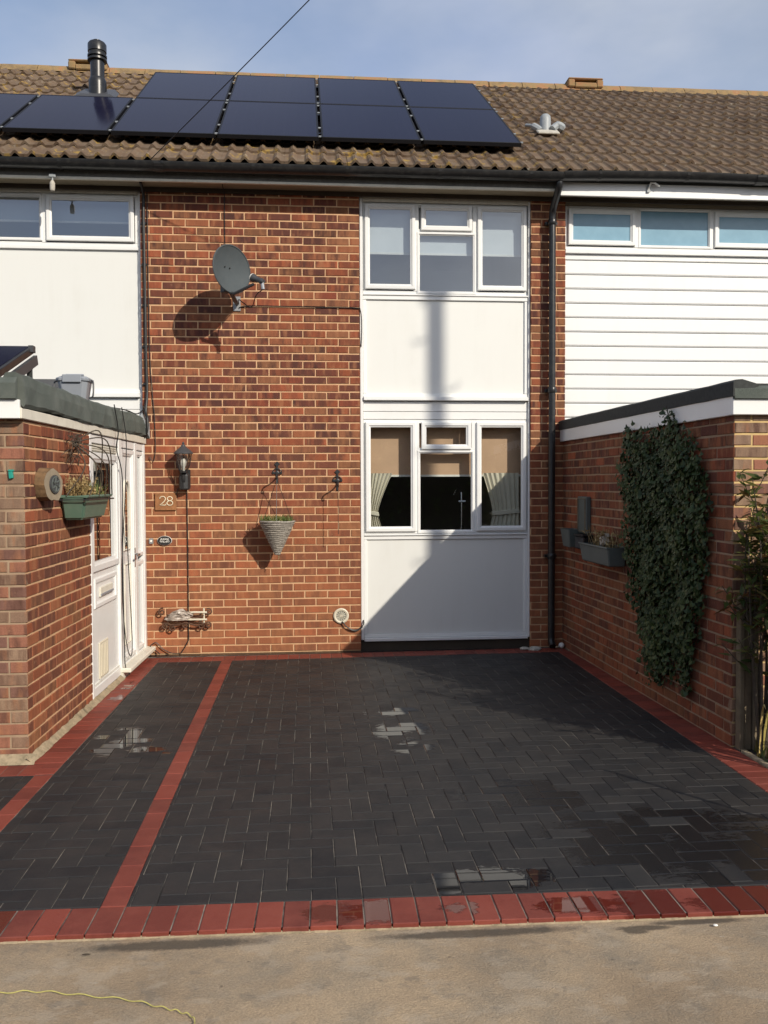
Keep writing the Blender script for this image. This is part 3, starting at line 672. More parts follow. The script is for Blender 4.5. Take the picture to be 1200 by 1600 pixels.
MB().box(.0345, 1.6885, .075, .13, 2.29, 2.48).build('backing', M['white'], bay)
MB().box(.0345, 1.6885, .035, .12, 4.422, 4.490).build('head_trim', M['old_white'], bay, bevel=.003)
MB().box(0.0, 1.709, .05, .2, -.02, .084).build('plinth', M['frieze'], bay)
# rooms behind the glass
def room(parent, x0, x1, y0, y1, z0, z1, mat):
    MB().add([(x0,y0,z0), (x1,y0,z0), (x1,y1,z0), (x0,y1,z0), (x0,y0,z1), (x1,y0,z1), (x1,y1,z1), (x0,y1,z1)], [(0,1,2,3), (4,7,6,5), (1,5,6,2), (2,6,7,3), (3,7,4,0)]).build('room', M[mat], parent, recalc=False)
room(house, -.0, 1.71, .112, 3.2, .2, 2.47, 'room'); room(house, 0, 1.71, .112, 3, 2.6, 4.485, 'room_pale')
room(house, -4.4, -2.1, .112, 3, 2.6, 4.485, 'room_pale'); room(house2, 2.07, 6, .112, 3, 2.6, 4.485, 'room_pale')
# left upstairs part of the house
lw_ = window(house, -4.35, -2.125, 3.94, 4.435, [(-2.985, -2.165, 3.985, 4.42, 1), (-3.95, -3.025, 3.985, 4.425, 0)])
MB().box(-3.03, -2.99, .052, .11, 3.97, 4.41).build('mullion', M['white'], lw_, bevel=.003)
lp = part_empty('side_bay', house, (-3, .05, 2.5))
MB().box(-4.4, -2.128, .066, .11, 2.575, 3.905).build('infill_panel', M['panel'], lp)
for z0, z1, y in ((3.907, 3.938, .040), (2.535, 2.573, .045), (2.497, 2.533, .012)): MB().box(-4.4, -2.128, y, .12, z0, z1).build('rail', M['white'], lp, bevel=.004)
for z0, z1 in ((2.384, 2.490), (2.2, 2.381)): MB().box(-4.4, -2.128, .056, .12, z0, z1).build('cladding_board', M['white'], lp, bevel=.004)
MB().box(-2.127, -2.102, .04, .12, 2.2, 4.46).build('side_trim', M['white'], lp, bevel=.003)
MB().box(-4.4, -2.128, .035, .12, 4.437, 4.490).build('head_trim', M['old_white'], lp, bevel=.003)
# right neighbour: windows and cladding boards
rw_ = window(house2, 2.064, 5.9, 4.0, 4.435, [(2.10, 2.79, 4.045, 4.405, 1), (2.825, 3.59, 4.03, 4.43, 0), (3.62, 4.30, 4.045, 4.405, 1), (4.34, 5.1, 4.03, 4.43, 0)], glass='obscure')
for x in (2.808, 3.605, 4.32): MB().box(x-.022, x+.022, .050, .11, 4.03, 4.41).build('mullion', M['white'], rw_, bevel=.003)
cl = part_empty('cladding', house2, (3, .04, 2.2))
MB().box(2.064, 5.9, .02, .12, 3.955, 3.999).build('sill', M['white'], cl, bevel=.005)
MB().box(2.064, 5.9, .075, .13, 2.0, 3.955).build('backing', M['white'], cl)
MB().box(2.064, 5.9, .05, .12, 3.90, 3.952).build('cover_strip', M['white'], cl, bevel=.004)
MB().box(2.064, 5.9, .035, .12, 4.437, 4.490).build('head_trim', M['soffit'], cl)
z = 3.895; i = 0
while z > 2.1:
    h = .1432; m_ = MB(); pr = [(.048, 0), (.040, .012), (.040, h-.016), (.046, h-.009), (.060, h-.004), (.085, h-.003), (.085, 0)]
    m_.add([(x, y, z-h+zz) for x in (2.064, 5.9) for y, zz in pr], [(k, (k+1) % 7, 7+(k+1) % 7, 7+k) for k in range(7)]+[tuple(range(7)), tuple(range(13, 6, -1))]); m_.build('cladding_board', M['board'], cl); z -= h
# ceilings behind: party wall backs so that no sky shows between the pieces
MB().box(-5, 6.2, 3.3, 3.4, 0, 6).build('back_wall', M['mortar_dull'], house)

# blinds and curtains
def blind(x0, x1, z0, z1, y, mat, label):
    t = thing('roller_blind', label, 'blind', ((x0+x1)/2, y, z0)); MB().box(x0, x1, y, y+.004, z0, z1).build('fabric', M[mat], t); MB().box(x0, x1, y-.004, y+.008, z0-.02, z0).build('hem_bar', M['digit'], t); return t
blind(.06, 1.66, 1.745, 2.40, .20, 'blind', 'brown roller blind half drawn behind the ground-floor window')
blind(.06, 1.66, 3.955, 4.46, .13, 'blind_pale', 'pale roller blind half drawn behind the upper bay window')
blind(-4.3, -2.16, 4.22, 4.46, .2, 'room_pale', 'grey roller blind behind the left upstairs window')
def curtain(x0, x1, waist, side, label):
    t = thing('curtain', label, 'curtain', ((x0+x1)/2, .15, 1.2)); m_ = MB(); nu, nv = 40, 14; vs = []
    for j in range(nv+1):
        z = lerp(1.16, 1.76, j/nv); q = abs(z-1.36)/.40; k = lerp(waist, 1, min(1, q**1.3))
        for i in range(nu+1):
            uu = i/nu; w_ = (x1-x0)*k; x = x0+uu*w_ if side < 0 else x1-(1-uu)*w_; vs.append((x, .15+.011*math.sin(uu*7*2*math.pi+1.3*math.sin(uu*5)), z))
    m_.add(vs, [(j*(nu+1)+i, j*(nu+1)+i+1, (j+1)*(nu+1)+i+1, (j+1)*(nu+1)+i) for j in range(nv) for i in range(nu)]); m_.build('drape', M['curtain'], t, recalc=False, smooth=True)
    xm = x0+(x1-x0)*waist/2 if side < 0 else x1-(x1-x0)*waist/2; w_ = (x1-x0)*waist/2+.01
    MB().obb((xm, .15, 1.36), (w_, 0, .012*side), (0, .024, 0), (-.002, 0, .022)).build('tie_back', M['curtain'], t, bevel=.006)
curtain(.075, .33, .42, -1, 'cream curtain tied back at the left of the ground-floor window')
curtain(1.25, 1.62, .72, 1, 'cream curtain tied back at the right of the ground-floor window')
t = thing('tap', 'chrome kitchen tap standing behind the ground-floor window', 'tap', (1.06, .3, 1.1)); MB().tube(curve([(1.06, .3, 1.1), (1.06, .3, 1.5), (1.055, .33, 1.58), (1.03, .4, 1.60), (1.0, .44, 1.54)], 5), .008, 8).build('spout', M['chrome'], t, smooth=True); MB().lathe([(.03, 0), (.03, .02), (.018, .03), (.018, .10)], (1.06, .3, 1.1), 12).build('base', M['chrome'], t, smooth=True); MB().tube([(1.03, .3, 1.47), (1.10, .29, 1.47)], .012, 8).build('lever', M['chrome'], t)

# ------------------------------------------------------------------ left porch
LA = (-2.085, 0); LU = Vector((-.0321, -.9995, 0)); LN = Vector((.9995, -.0321, 0)); LF = frame(LA, LU, LN)
porch = thing('porch', 'brick entrance porch on the left with white front door and green felt roof edge', 'porch', (-2.6, -1.6, 0), 'flat-roofed brick porches')
pw = MB(LF).box(1.895, 3.268, -.12, -.006, 0, 2.09).build('wall', M['mortar'], porch)
pf = MB().box(-3.6, -2.196, -3.269, -3.15, 0, 2.09).build('wall', M['mortar_dull'], porch)
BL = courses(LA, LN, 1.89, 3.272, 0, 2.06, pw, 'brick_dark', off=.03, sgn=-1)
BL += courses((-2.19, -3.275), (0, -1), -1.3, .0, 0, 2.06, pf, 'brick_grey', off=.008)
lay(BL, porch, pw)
# felted flat roof, fascia
MB(LF).box(-.0, 3.30, -1.5, .0, 2.115, 2.27).build('roof', M['felt_dark'], porch)
m_ = MB(LF); n_ = 30; prof = [(-.10, 2.262), (-.075, 2.30), (-.02, 2.305), (.012, 2.285), (.030, 2.22), (.034, 2.125), (.018, 2.108)]
vs = []
for i in range(n_+1):
    s_ = lerp(.02, 3.335, i/n_)
    for d, zz in prof: vs.append((s_, d+R.uniform(-.006, .006), zz+.007*math.sin(s_*2.3+1)+.03*max(0, s_-3.0)*(zz > 2.2)+R.uniform(-.005, .005)))
k = len(prof); m_.add(vs, [(i*k+q, i*k+q+1, (i+1)*k+q+1, (i+1)*k+q) for i in range(n_) for q in range(k-1)]+[tuple(n_*k+q for q in range(k))])
m_.build('felt_edge', M['felt'], porch, recalc=True)
m_ = MB(); m_.add([(x, y, z_) for x in (-3.6, -2.20) for y, z_ in ((-3.30, 2.27), (-3.345, 2.285), (-3.375, 2.25), (-3.378, 2.16), (-3.33, 2.15))], [(i, (i+1) % 5, 5+(i+1) % 5, 5+i) for i in range(5)]+[(0,1,2,3,4), (9,8,7,6,5)]); m_.build('felt_edge', M['felt'], porch)
MB().box(-3.6, -2.187, -3.352, -3.30, 2.045, 2.155).build('fascia', M['white'], porch, bevel=.003)
MB(LF).box(.003, 3.345, -.03, .016, 2.045, 2.108).build('fascia', M['old_white'], porch, bevel=.004)
MB(LF).box(.0, 3.3, -1.5, -.03, 2.08, 2.10).build('soffit', M['soffit'], porch)
# door screen: letterbox panel, door, side light
scr = part_empty('door_screen', porch, (-2.1, -.9, 0))
def pv(x): return x
F1 = MB(LF)
for a, b_ in ((1.845, 1.893), (.93, 1.02), (.36, .44), (.005, .075)): F1.box(a, b_, -.075, .004, .03, 2.04)
for a, b_ in ((1.02, 1.845), (.44, .93), (.075, .36)): F1.box(a, b_, -.07, .0, 1.975, 2.04); F1.box(a, b_, -.07, .0, .03, .10)
F1.build('frame', M['white'], scr, bevel=.003)
def sash_lw(s0, s1, z0, z1, wd, d, name, mat):
    m_ = MB(LF); ring = [(0, -.03), (0, 0), (.006, .004), (wd*.62, .004), (wd*.75, -.004), (wd, -.010), (wd, -.03)]; vs = []
    for q, yy in ring: vs += [(s0+q, d+yy, z0+q), (s1-q, d+yy, z0+q), (s1-q, d+yy, z1-q), (s0+q, d+yy, z1-q)]
    m_.add(vs, [(i*4+k, i*4+(k+1) % 4, (i+1)*4+(k+1) % 4, (i+1)*4+k) for i in range(len(ring)-1) for k in range(4)]); return m_.build(name, M[mat], scr, recalc=True)
def lpane(s0, s1, z0, z1, d, name='pane', mat='glass'): return MB(LF).add([(s0, d, z0), (s1, d, z0), (s1, d, z1), (s0, d, z1)], [(0,1,2,3)]).build(name, M[mat], scr, recalc=False)
sash_lw(1.03, 1.84, .985, 1.905, .075, -.004, 'sash', 'white'); lpane(1.10, 1.77, 1.05, 1.84, -.028)
MB(LF).box(1.03, 1.84, -.05, -.014, 1.91, 1.972).build('head_vent', M['old_white'], scr, bevel=.004)
m_ = MB(LF); [m_.box(1.06, 1.81, -.016, -.004, 1.92+q*.017, 1.93+q*.017) for q in range(3)]; m_.build('vent_slat', M['old_white'], scr)
MB(LF).box(1.02, 1.845, -.05, -.018, .10, .985).build('lower_panel', M['white'], scr)
sash_lw(1.10, 1.77, .70, .93, .05, -.008, 'letterbox_panel', 'white'); MB(LF).box(1.25, 1.62, -.02, -.002, .775, .85).build('letterbox', M['old_white'], scr, bevel=.004)
MB(LF).box(1.25, 1.62, -.004, .004, .785, .80).build('letterbox_flap', M['grey_plastic'], scr)
MB(LF).box(1.40, 1.66, -.02, -.006, .13, .42).build('cat_flap', M['cream'], scr, bevel=.006)
m_ = MB(LF); [m_.box(1.43+q*.045, 1.45+q*.045, -.008, -.001, .15, .40) for q in range(5)]; m_.build('cat_flap_rib', M['cream'], scr)
MB(LF).box(1.04, 1.83, -.022, -.008, .05, .12).build('bottom_rail', M['stained_white'], scr)
# door leaf with arched glass
sash_lw(.45, .925, .11, 1.965, .055, -.002, 'door_leaf', 'white'); MB(LF).box(.50, .88, -.05, -.022, .16, 1.92).build('door_panel', M['white'], scr)
m_ = MB(LF); pts = [(.58, -.018, 1.08), (.58, -.018, 1.55)]+[(.69-.11*math.cos(math.pi*q/10), -.018, 1.55+.14*math.sin(math.pi*q/10)) for q in range(1, 10)]+[(.80, -.018, 1.55), (.80, -.018, 1.08)]
m_.tube(pts, .014, 6, closed=True); m_.build('arched_moulding', M['old_white'], scr, smooth=True)
m_ = MB(LF); m_.add([(p[0], -.0195, p[2]) for p in pts], [tuple(range(len(pts)))]); m_.build('arched_pane', M['glass'], scr, recalc=False)
m_ = MB(LF); m_.tube([(.58, -.018, .25), (.80, -.018, .25), (.80, -.018, .95), (.58, -.018, .95)], .012, 6, closed=True); m_.build('door_moulding', M['old_white'], scr)
MB(LF).tube(curve([(.47, .002, 1.02), (.47, .04, 1.02), (.50, .05, 1.02), (.58, .05, 1.015)], 4), .009, 8).build('handle', M['chrome'], scr, smooth=True); MB(LF).box(.455, .485, .0, .006, .90, 1.08).build('handle_plate', M['chrome'], scr, bevel=.002)
sash_lw(.085, .355, .985, 1.965, .05, -.006, 'sash', 'white'); lpane(.13, .31, 1.03, 1.92, -.03); sash_lw(.085, .355, .11, .94, .05, -.006, 'sash', 'white'); lpane(.13, .31, .15, .90, -.03)
MB(LF).box(.0, 1.03, -.08, .085, .045, .085).build('sill', M['old_white'], scr, bevel=.008); MB(LF).box(.0, 1.03, -.08, .02, -.01, .044).build('threshold', M['old_white'], scr)
MB().box(-3.55, -2.25, -3.1, -.02, .01, .02).build('porch_floor', M['wood_grey'], porch); MB().box(-3.6, -3.55, -3.2, 0, 0, 2.1).build('inner_wall', M['brick'], porch); MB().box(-3.55, -2.22, -.06, -.01, 0, 2.1).build('inner_wall', M['brick'], porch)
# lead dressing where the roof meets the house
m_ = MB(LF); m_.add([(.004, -.02, 2.11), (.004, .055, 2.10), (.004, .05, 2.25), (.004, -.02, 2.36), (.10, -.02, 2.30), (.12, .02, 2.27), (.10, .040, 2.16)], [(0,1,2,3), (3,2,5,4), (2,1,6,5)]); m_.build('flashing', M['lead'], porch, recalc=False)

# ------------------------------------------------------------------ right porch
RA = (2.035, 0); RU = Vector((.02196, -.99976, 0)); RN = Vector((-.99976, -.02196, 0)); RF = frame(RA, RU, RN)
porch2 = thing('porch', 'flat-roofed brick porch on the right with ivy on its shaded wall', 'porch', (2.8, -1.7, 0), 'flat-roofed brick porches')
pw2 = MB(RF).box(.0, 3.408, -.12, -.006, 0, 2.12).build('wall', M['mortar_dull'], porch2)
pf2 = MB().box(2.117, 3.9, -3.409, -3.29, 0, 2.12).build('wall', M['mortar_yellow'], porch2)
AIRB = (2.46, 2.72, 1.95, 2.06)
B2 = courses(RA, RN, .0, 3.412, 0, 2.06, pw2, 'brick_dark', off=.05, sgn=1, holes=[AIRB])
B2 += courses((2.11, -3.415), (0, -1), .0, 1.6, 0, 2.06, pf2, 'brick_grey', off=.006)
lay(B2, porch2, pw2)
MB(RF).box(.0, 3.40, -1.6, .0, 2.16, 2.27).build('roof', M['felt_dark'], porch2)
MB(RF).box(.004, 3.45, -.03, .028, 2.070, 2.190).build('fascia', M['white'], porch2, bevel=.003)
m_ = MB(RF); vs = []; prof = [(-.14, 2.255), (-.02, 2.285), (.020, 2.283), (.036, 2.27), (.038, 2.186), (.020, 2.182)]
for i in range(21):
    s_ = lerp(.0, 3.475, i/20)
    for d, zz in prof: vs.append((s_, d+R.uniform(-.001, .001), zz+R.uniform(-.002, .002)))
k = len(prof); m_.add(vs, [(i*k+q, i*k+q+1, (i+1)*k+q+1, (i+1)*k+q) for i in range(20) for q in range(k-1)]+[tuple(range(k)), tuple(20*k+q for q in range(k))]); m_.build('felt_edge', M['felt_dark'], porch2)
m_ = MB(); m_.add([(x, y, z_) for x in (2.085, 3.9) for y, z_ in ((-3.38, 2.255), (-3.455, 2.25), (-3.475, 2.23), (-3.476, 2.170), (-3.40, 2.165))], [(i, (i+1) % 5, 5+(i+1) % 5, 5+i) for i in range(5)]+[(0,1,2,3,4), (9,8,7,6,5)]); m_.build('felt_edge', M['felt'], porch2)
MB().box(2.082, 3.9, -3.457, -3.41, 2.072, 2.168).build('fascia', M['white'], porch2, bevel=.003)
m_ = MB(RF); m_.box(2.48, 2.70, -.03, .004, 1.955, 2.055); ab = m_.build('air_brick', M['terracotta'], porch2, bevel=.003)
m_ = MB(RF); [m_.box(2.495+q*.028, 2.510+q*.028, .0035, .006, 1.968+w_*.028, 1.984+w_*.028) for q in range(7) for w_ in range(3)]; m_.build('vent_hole', M['black'], ab)

# ------------------------------------------------------------------ roof equipment
def rp(x, s, h=0): return Vector((x, EY+s*CP-h*SP, EZ+s*SP+h*CP))
PWD, PHT, GAP = .975, 1.545, .028
cols = [1.615-i*(PWD+GAP) for i in range(6)]
def nm(i, row):
    o_ = ['rightmost', 'second from the right', 'third from the right', 'fourth from the right', 'fifth from the right', 'leftmost']
    return f"black solar panel, {o_[i]} in the {'upper' if row else 'lower'} row on the tiled roof"
for row in (0, 1):
    for i in range(4 if row else 6):
        xr = cols[i]; xl = xr-PWD; s0 = .50+row*(PHT+.012); s1 = s0+PHT
        t = thing('solar_panel', nm(i, row), 'solar panel', rp((xl+xr)/2, s0, .1), 'solar panels on the tiled roof')
        fm = MB(); h0, h1 = .088, .128
        def slab(a, b_, c, d, hh0, hh1): fm.add([rp(x, s_, h) for h in (hh0, hh1) for x, s_ in ((a, c), (b_, c), (b_, d), (a, d))], [(0,3,2,1), (4,5,6,7), (0,1,5,4), (1,2,6,5), (2,3,7,6), (3,0,4,7)])
        slab(xl, xr, s0, s0+.018, h0, h1); slab(xl, xr, s1-.018, s1, h0, h1); slab(xl, xl+.018, s0+.018, s1-.018, h0, h1-.0008); slab(xr-.018, xr, s0+.018, s1-.018, h0, h1-.0008)
        fm.build('frame', M['anodised'], t, bevel=.002)
        g_ = MB(); g_.add([rp(x, s_, .1255) for x, s_ in ((xl+.016, s0+.016), (xr-.016, s0+.016), (xr-.016, s1-.016), (xl+.016, s1-.016))], [(0,1,2,3)]); g_.build('glass', M['solar'], t, recalc=False)
        bk = MB(); bk.add([rp(x, s_, .10) for x, s_ in ((xl+.01, s0+.01), (xr-.01, s0+.01), (xr-.01, s1-.01), (xl+.01, s1-.01))], [(0,1,2,3)]); bk.build('back_sheet', M['black'], t, recalc=False)
        for s_ in (s0+.06, s0+.42, s1-.42, s1-.06):
            c_ = MB(); p = rp(xr+GAP/2, s_, .118); c_.obb(p, (.013, 0, 0), Vector((0, CP, SP))*.013, Vector((0, -SP, CP))*.005); c_.build('clamp', M['lead'], t)
rl = thing('mounting_rails', 'black mounting rails between roof tiles and solar panels', 'rails', rp(-.9, 1, .05))
for s_ in (.85, 1.7, 2.4, 3.25):
    xl = cols[5]-PWD if s_ < 2 else cols[3]-PWD; m_ = MB(); m_.obb((rp(xl, s_, .062)+rp(1.63, s_, .062))/2, ((1.63-xl)/2, 0, 0), Vector((0, CP, SP))*.02, Vector((0, -SP, CP))*.022); m_.build('rail', M['black'], rl)
# flue
t = thing('flue', 'tall black cylindrical flue pipe rising from the roof above the solar panels', 'flue', rp(-2.88, 2.55, 0)); FX = -2.885; fy = rp(0, 2.55, 0).y; fz = rp(0, 2.55, 0).z
MB().lathe([(.10, -.12), (.10, .16), (.098, .20), (.085, .23)], (FX, fy, fz), 24).build('collar', M['black'], t, smooth=True)
MB().lathe([(.078, .2), (.078, .44)], (FX, fy, fz), 24).build('pipe', M['black'], t, smooth=True)
MB().lathe([(.080, .42), (.108, .425), (.108, .445), (.088, .45), (.088, .465), (.108, .468), (.108, .488), (.09, .495), (.094, .52), (.104, .525), (.104, .61), (.09, .63), (.05, .64), (.05, .655), (.02, .665)], (FX, fy, fz), 24).build('cowl', M['black'], t, smooth=True)
m_ = MB(); m_.add([rp(x, s_, h) for x, s_, h in ((-3.12, 2.38, .05), (-2.65, 2.38, .05), (-2.65, 2.62, .05), (-3.12, 2.62, .05), (-3.05, 2.45, .075), (-2.72, 2.45, .075), (-2.72, 2.75, .07), (-3.05, 2.75, .07))], [(0,1,5,4), (1,2,6,5), (2,3,7,6), (3,0,4,7), (4,5,6,7)]); m_.build('flashing', M['dark_grey'], t, recalc=False)
# grey vent stub
V0 = rp(2.10, 1.50, 0); t = thing('vent_pipe', 'short grey vent pipe with lead flashing flaps on the right-hand roof', 'vent pipe', V0)
MB().lathe([(.062, -.08), (.060, .15), (.055, .19), (.035, .21), (.01, .215)], V0, 18).build('pipe', M['lead'], t, smooth=True)
m_ = MB(); m_.tube(curve([rp(1.90, 1.62, .06), rp(1.96, 1.52, .075), rp(2.03, 1.45, .05)], 4), [.018]*4+[.035]*4+[.03], 8); m_.build('flashing', M['lead'], t)
m_ = MB(); m_.tube(curve([rp(2.16, 1.46, .06), rp(2.23, 1.52, .085), rp(2.30, 1.50, .05)], 4), [.04]*4+[.05]*4+[.03], 8); m_.build('flashing', M['lead'], t)
m_ = MB(); m_.obb(rp(2.10, 1.40, .045), (.12, 0, 0), Vector((0, CP, SP))*.06, Vector((0, -SP, CP))*.012); m_.build('apron', M['stone'], t, bevel=.008)
# ridge ventilators
for x, lb in ((-3.30, 'lichened box vent on the roof ridge behind the black flue'), (3.24, 'lichened box vent on the right end of the roof ridge')):
    ry, rz = EY+SL*CP, EZ+SL*SP; t = thing('ridge_vent', lb, 'ridge vent', (x, ry, rz)); m_ = MB()
    m_.box(x-.24, x+.24, ry-.15, ry+.15, rz+.060, rz+.085); m_.box(x-.24, x-.15, ry-.15, ry+.15, rz-.04, rz+.060); m_.box(x+.15, x+.24, ry-.15, ry+.15, rz-.04, rz+.060); m_.box(x-.15, x+.15, ry-.155, ry+.155, rz-.05, rz+.020); m_.build('hood', M['ridge'], t, bevel=.012)
    MB().box(x-.15, x+.15, ry-.05, ry+.05, rz+.02, rz+.060).build('slot', M['black'], t)

# ------------------------------------------------------------------ telegraph pole (just outside the frame; its shadow crosses the bay) and the overhead wire
PP = Vector((.80+.68*9.2, -9.2, 0)); PH = 10.15
t = thing('telegraph_pole', 'tall timber telegraph pole by the road whose shadow crosses the white bay', 'pole', PP)
MB().tube([PP, PP+Vector((0, 0, PH))], [.098, .074], 14).build('shaft', M['pole_wood'], t, smooth=True)
for k in range(9):
    z_ = 5.0+k*.55; sg = 1 if k % 2 else -1; MB().tube([PP+Vector((sg*.06, sg*.03, z_)), PP+Vector((sg*.16, sg*.08, z_)), PP+Vector((sg*.16, sg*.08, z_+.05))], .012, 6).build('step', M['iron'], t)
MB().lathe([(.12, 0), (.12, .12), (.05, .15)], PP+Vector((0, 0, PH-.35)), 12).build('ring_head', M['iron'], t)
E0 = Vector((-2.02, -.30, 4.575)); E1 = PP+Vector((0, 0, PH-.3)); pts = [E0.lerp(E1, i/40)-Vector((0, 0, .22*4*(i/40)*(1-i/40))) for i in range(41)]
tag(MB().tube(pts, .0042, 6).build('overhead_wire', M['cable']), 'black overhead telephone wire running up from the eaves across the solar panels', 'wire')

# ------------------------------------------------------------------ things on the main wall
def tubething(name, label, cat, pts, r, mat='cable', n=6, group=None, sm=True):
    o = MB().tube(pts, r, n).build(name, M[mat], smooth=sm); return tag(o, label, cat, group)
# cables
t = thing('conduit', 'thick black cable run clipped down the left edge of the brick wall', 'cable', (-2.07, -.02, 2.3))
MB().tube(curve([(-2.055, -.20, 4.48), (-2.060, -.03, 4.42), (-2.065, -.016, 4.2), (-2.06, -.016, 3.5), (-2.058, -.016, 2.9), (-2.052, -.018, 2.55), (-2.06, -.05, 2.36), (-2.04, -.09, 2.28), (-2.045, -.10, 2.16), (-2.09, -.06, 2.09)], 6), .014, 8).build('sheath', M['cable'], t, smooth=True)
for z_ in (4.15, 3.76, 3.37, 2.98, 2.62): MB().box(-2.088, -2.04, -.024, .0, z_-.012, z_+.012).build('clip', M['black'], t, bevel=.004)
tubething('thin_cable', 'thin black cable hanging beside the thick run on the left of the brick wall', 'cable', curve([(-2.03, -.012, 4.46), (-2.028, -.012, 3.6), (-2.022, -.012, 2.9), (-2.0, -.014, 2.5), (-1.985, -.014, 2.3), (-1.98, -.016, 2.0), (-2.0, -.02, 1.88), (-2.035, -.02, 1.92)], 6), .004)
tubething('loop_cable', 'black cable looping over the porch felt edge to the lead flashing', 'cable', curve([(-2.47, -1.3, 2.31), (-2.30, -.9, 2.33), (-2.16, -.55, 2.33), (-2.12, -.2, 2.32), (-2.08, -.06, 2.37), (-2.06, -.03, 2.39)], 6), .006)
tubething('lantern_cable', 'thin black cable running down from the lantern to the ground', 'cable', [(-1.685, -.012, 1.60), (-1.683, -.010, 1.0), (-1.684, -.010, .35), (-1.684, -.012, .14), (-1.72, -.02, .07), (-1.76, -.03, .012)], .005)
tubething('door_cable', 'thin black cable looping along the base of the brick wall by the door sill', 'cable', curve([(-1.77, -.03, .014), (-1.85, -.03, .02), (-1.93, -.025, .06), (-1.99, -.025, .12), (-2.03, -.03, .11), (-2.045, -.04, .08), (-1.99, -.03, .04), (-1.96, -.035, .012)], 6), .0045)
for q, (ss, lb) in enumerate(((1.02, 'long black cable looped down the white door screen to the porch threshold'),)):
    P = lambda s_, d, z_: LF @ Vector((s_, d, z_))
    tubething('door_loop', lb, 'cable', curve([P(1.30, .04, 2.31), P(1.22, .05, 2.10), P(1.20, .03, 1.95), P(1.02, .03, 1.72), P(1.0, .02, 1.2), P(1.0, .02, .7), P(1.02, .03, .30), P(1.0, .03, .10), P(.97, .06, .02)], 6), .005)
    tubething('door_loop', 'thin grey cable hanging in a loop in front of the porch door', 'cable', curve([P(1.05, .04, 2.31), P(.95, .05, 2.05), P(.90, .03, 1.75), P(.93, .03, 1.55), P(.98, .02, 1.2), P(1.03, .02, .75), P(.98, .03, .35), P(.86, .04, .16), P(.78, .04, .25), P(.80, .03, .7), P(.87, .02, 1.4)], 6), .004)
# satellite dish
DC = Vector((-1.192, -.49, 3.616)); DN = Vector((.777, -.629, -.014)).normalized()
t = thing('satellite_dish', 'grey oval satellite dish on a bracket high on the brick wall', 'satellite dish', (-1.20, -.02, 3.40))
dx = Vector((0, 0, 1)).cross(DN).normalized(); dy = DN.cross(dx); dm = MB(); nr_, na = 7, 36; vs = []
for sd in (0, 1):
    for i in range(nr_+1):
        rr = i/nr_
        for k in range(na):
            a = 2*math.pi*k/na; vs.append(DC+dx*(.238*rr*math.cos(a))+dy*(.213*rr*math.sin(a))+DN*(-.055*(1-rr*rr)-sd*.006))
q = (nr_+1)*na
for sd in (0, 1): dm.f += []
fs = [(sd*q+i*na+k, sd*q+i*na+(k+1) % na, sd*q+(i+1)*na+(k+1) % na, sd*q+(i+1)*na+k) for sd in (0, 1) for i in range(nr_) for k in range(na)]
dm.add(vs, fs+[(nr_*na+k, nr_*na+(k+1) % na, q+nr_*na+(k+1) % na, q+nr_*na+k) for k in range(na)]); dr = dm.build('reflector', M['dish'], t, smooth=True, recalc=True)
MB().tube([DC+dx*.238*math.cos(a)+dy*.213*math.sin(a)-DN*.003 for a in [2*math.pi*k/36 for k in range(36)]], .007, 6, closed=True).build('rim', M['dish'], dr, smooth=True)
for a_ in (-.045, .02): MB().lathe([(.007, 0), (.007, .006), (.003, .009)], DC+dx*a_+dy*.02-DN*.05, 8, axis=tuple(DN)).build('bolt', M['black'], dr)
LB = Vector((-.952, -.655, 3.487)); foot = DC-dy*.208
MB().tube([foot-DN*.03, foot+DN*.03-dy*.015, LB-Vector((.04, -.03, .035))], .014, 8).build('arm', M['dark_grey'], t, smooth=True)
ld = (DC-LB).normalized(); MB().lathe([(.036, 0), (.036, .016), (.026, .03), (.024, .09), (.028, .10), (.02, .13)], LB+ld*.06, 14, axis=tuple(-ld)).build('receiver', M['dark_grey'], t, smooth=True)
MB().lathe([(.037, 0), (.034, .008)], LB+ld*.067, 14, axis=tuple(ld)).build('receiver_cap', M['digit'], t)
MB().tube([LB-ld*.05, LB-ld*.05+Vector((.01, 0, -.07))], .016, 8).build('connector', M['grey_plastic'], t)
m_ = MB(); m_.box(-1.225, -1.155, -.012, 0, 3.33, 3.47); m_.build('wall_plate', M['steel'], t, bevel=.002); MB().tube([(-1.19, -.01, 3.40), (-1.195, -.25, 3.395), (-1.21, -.40, 3.42), tuple(DC-DN*.075-dy*.12)], .02, 10).build('bracket', M['dark_grey'], t, smooth=True)
MB().obb(DC-DN*.085-dy*.13, dx*.04, DN*.03, dy*.075).build('clamp', M['dark_grey'], t, bevel=.006)
MB().tube(curve([LB-ld*.05+Vector((.01, 0, -.07)), (-.97, -.6, 3.36), (-1.02, -.5, 3.27), (-1.10, -.4, 3.33), (-1.15, -.3, 3.38), (-1.17, -.05, 3.39)], 6), .0045, 6).build('lead', M['cable'], t, smooth=True)
tubething('dish_feed', 'thin black cable dropping from the eaves to the top of the dish', 'cable', [(-1.305, -.22, 4.5), (-1.30, -.012, 4.44), (-1.298, -.011, 3.7)], .004)
tubething('dish_cable', 'black cable running along a mortar joint from the dish to the white bay', 'cable', curve([(-1.17, -.02, 3.36), (-1.12, -.012, 3.375), (-.9, -.011, 3.381), (-.45, -.011, 3.377), (-.05, -.011, 3.374), (.005, -.010, 3.35), (.018, -.006, 3.2), (.012, .012, 3.0)], 6), .0055)
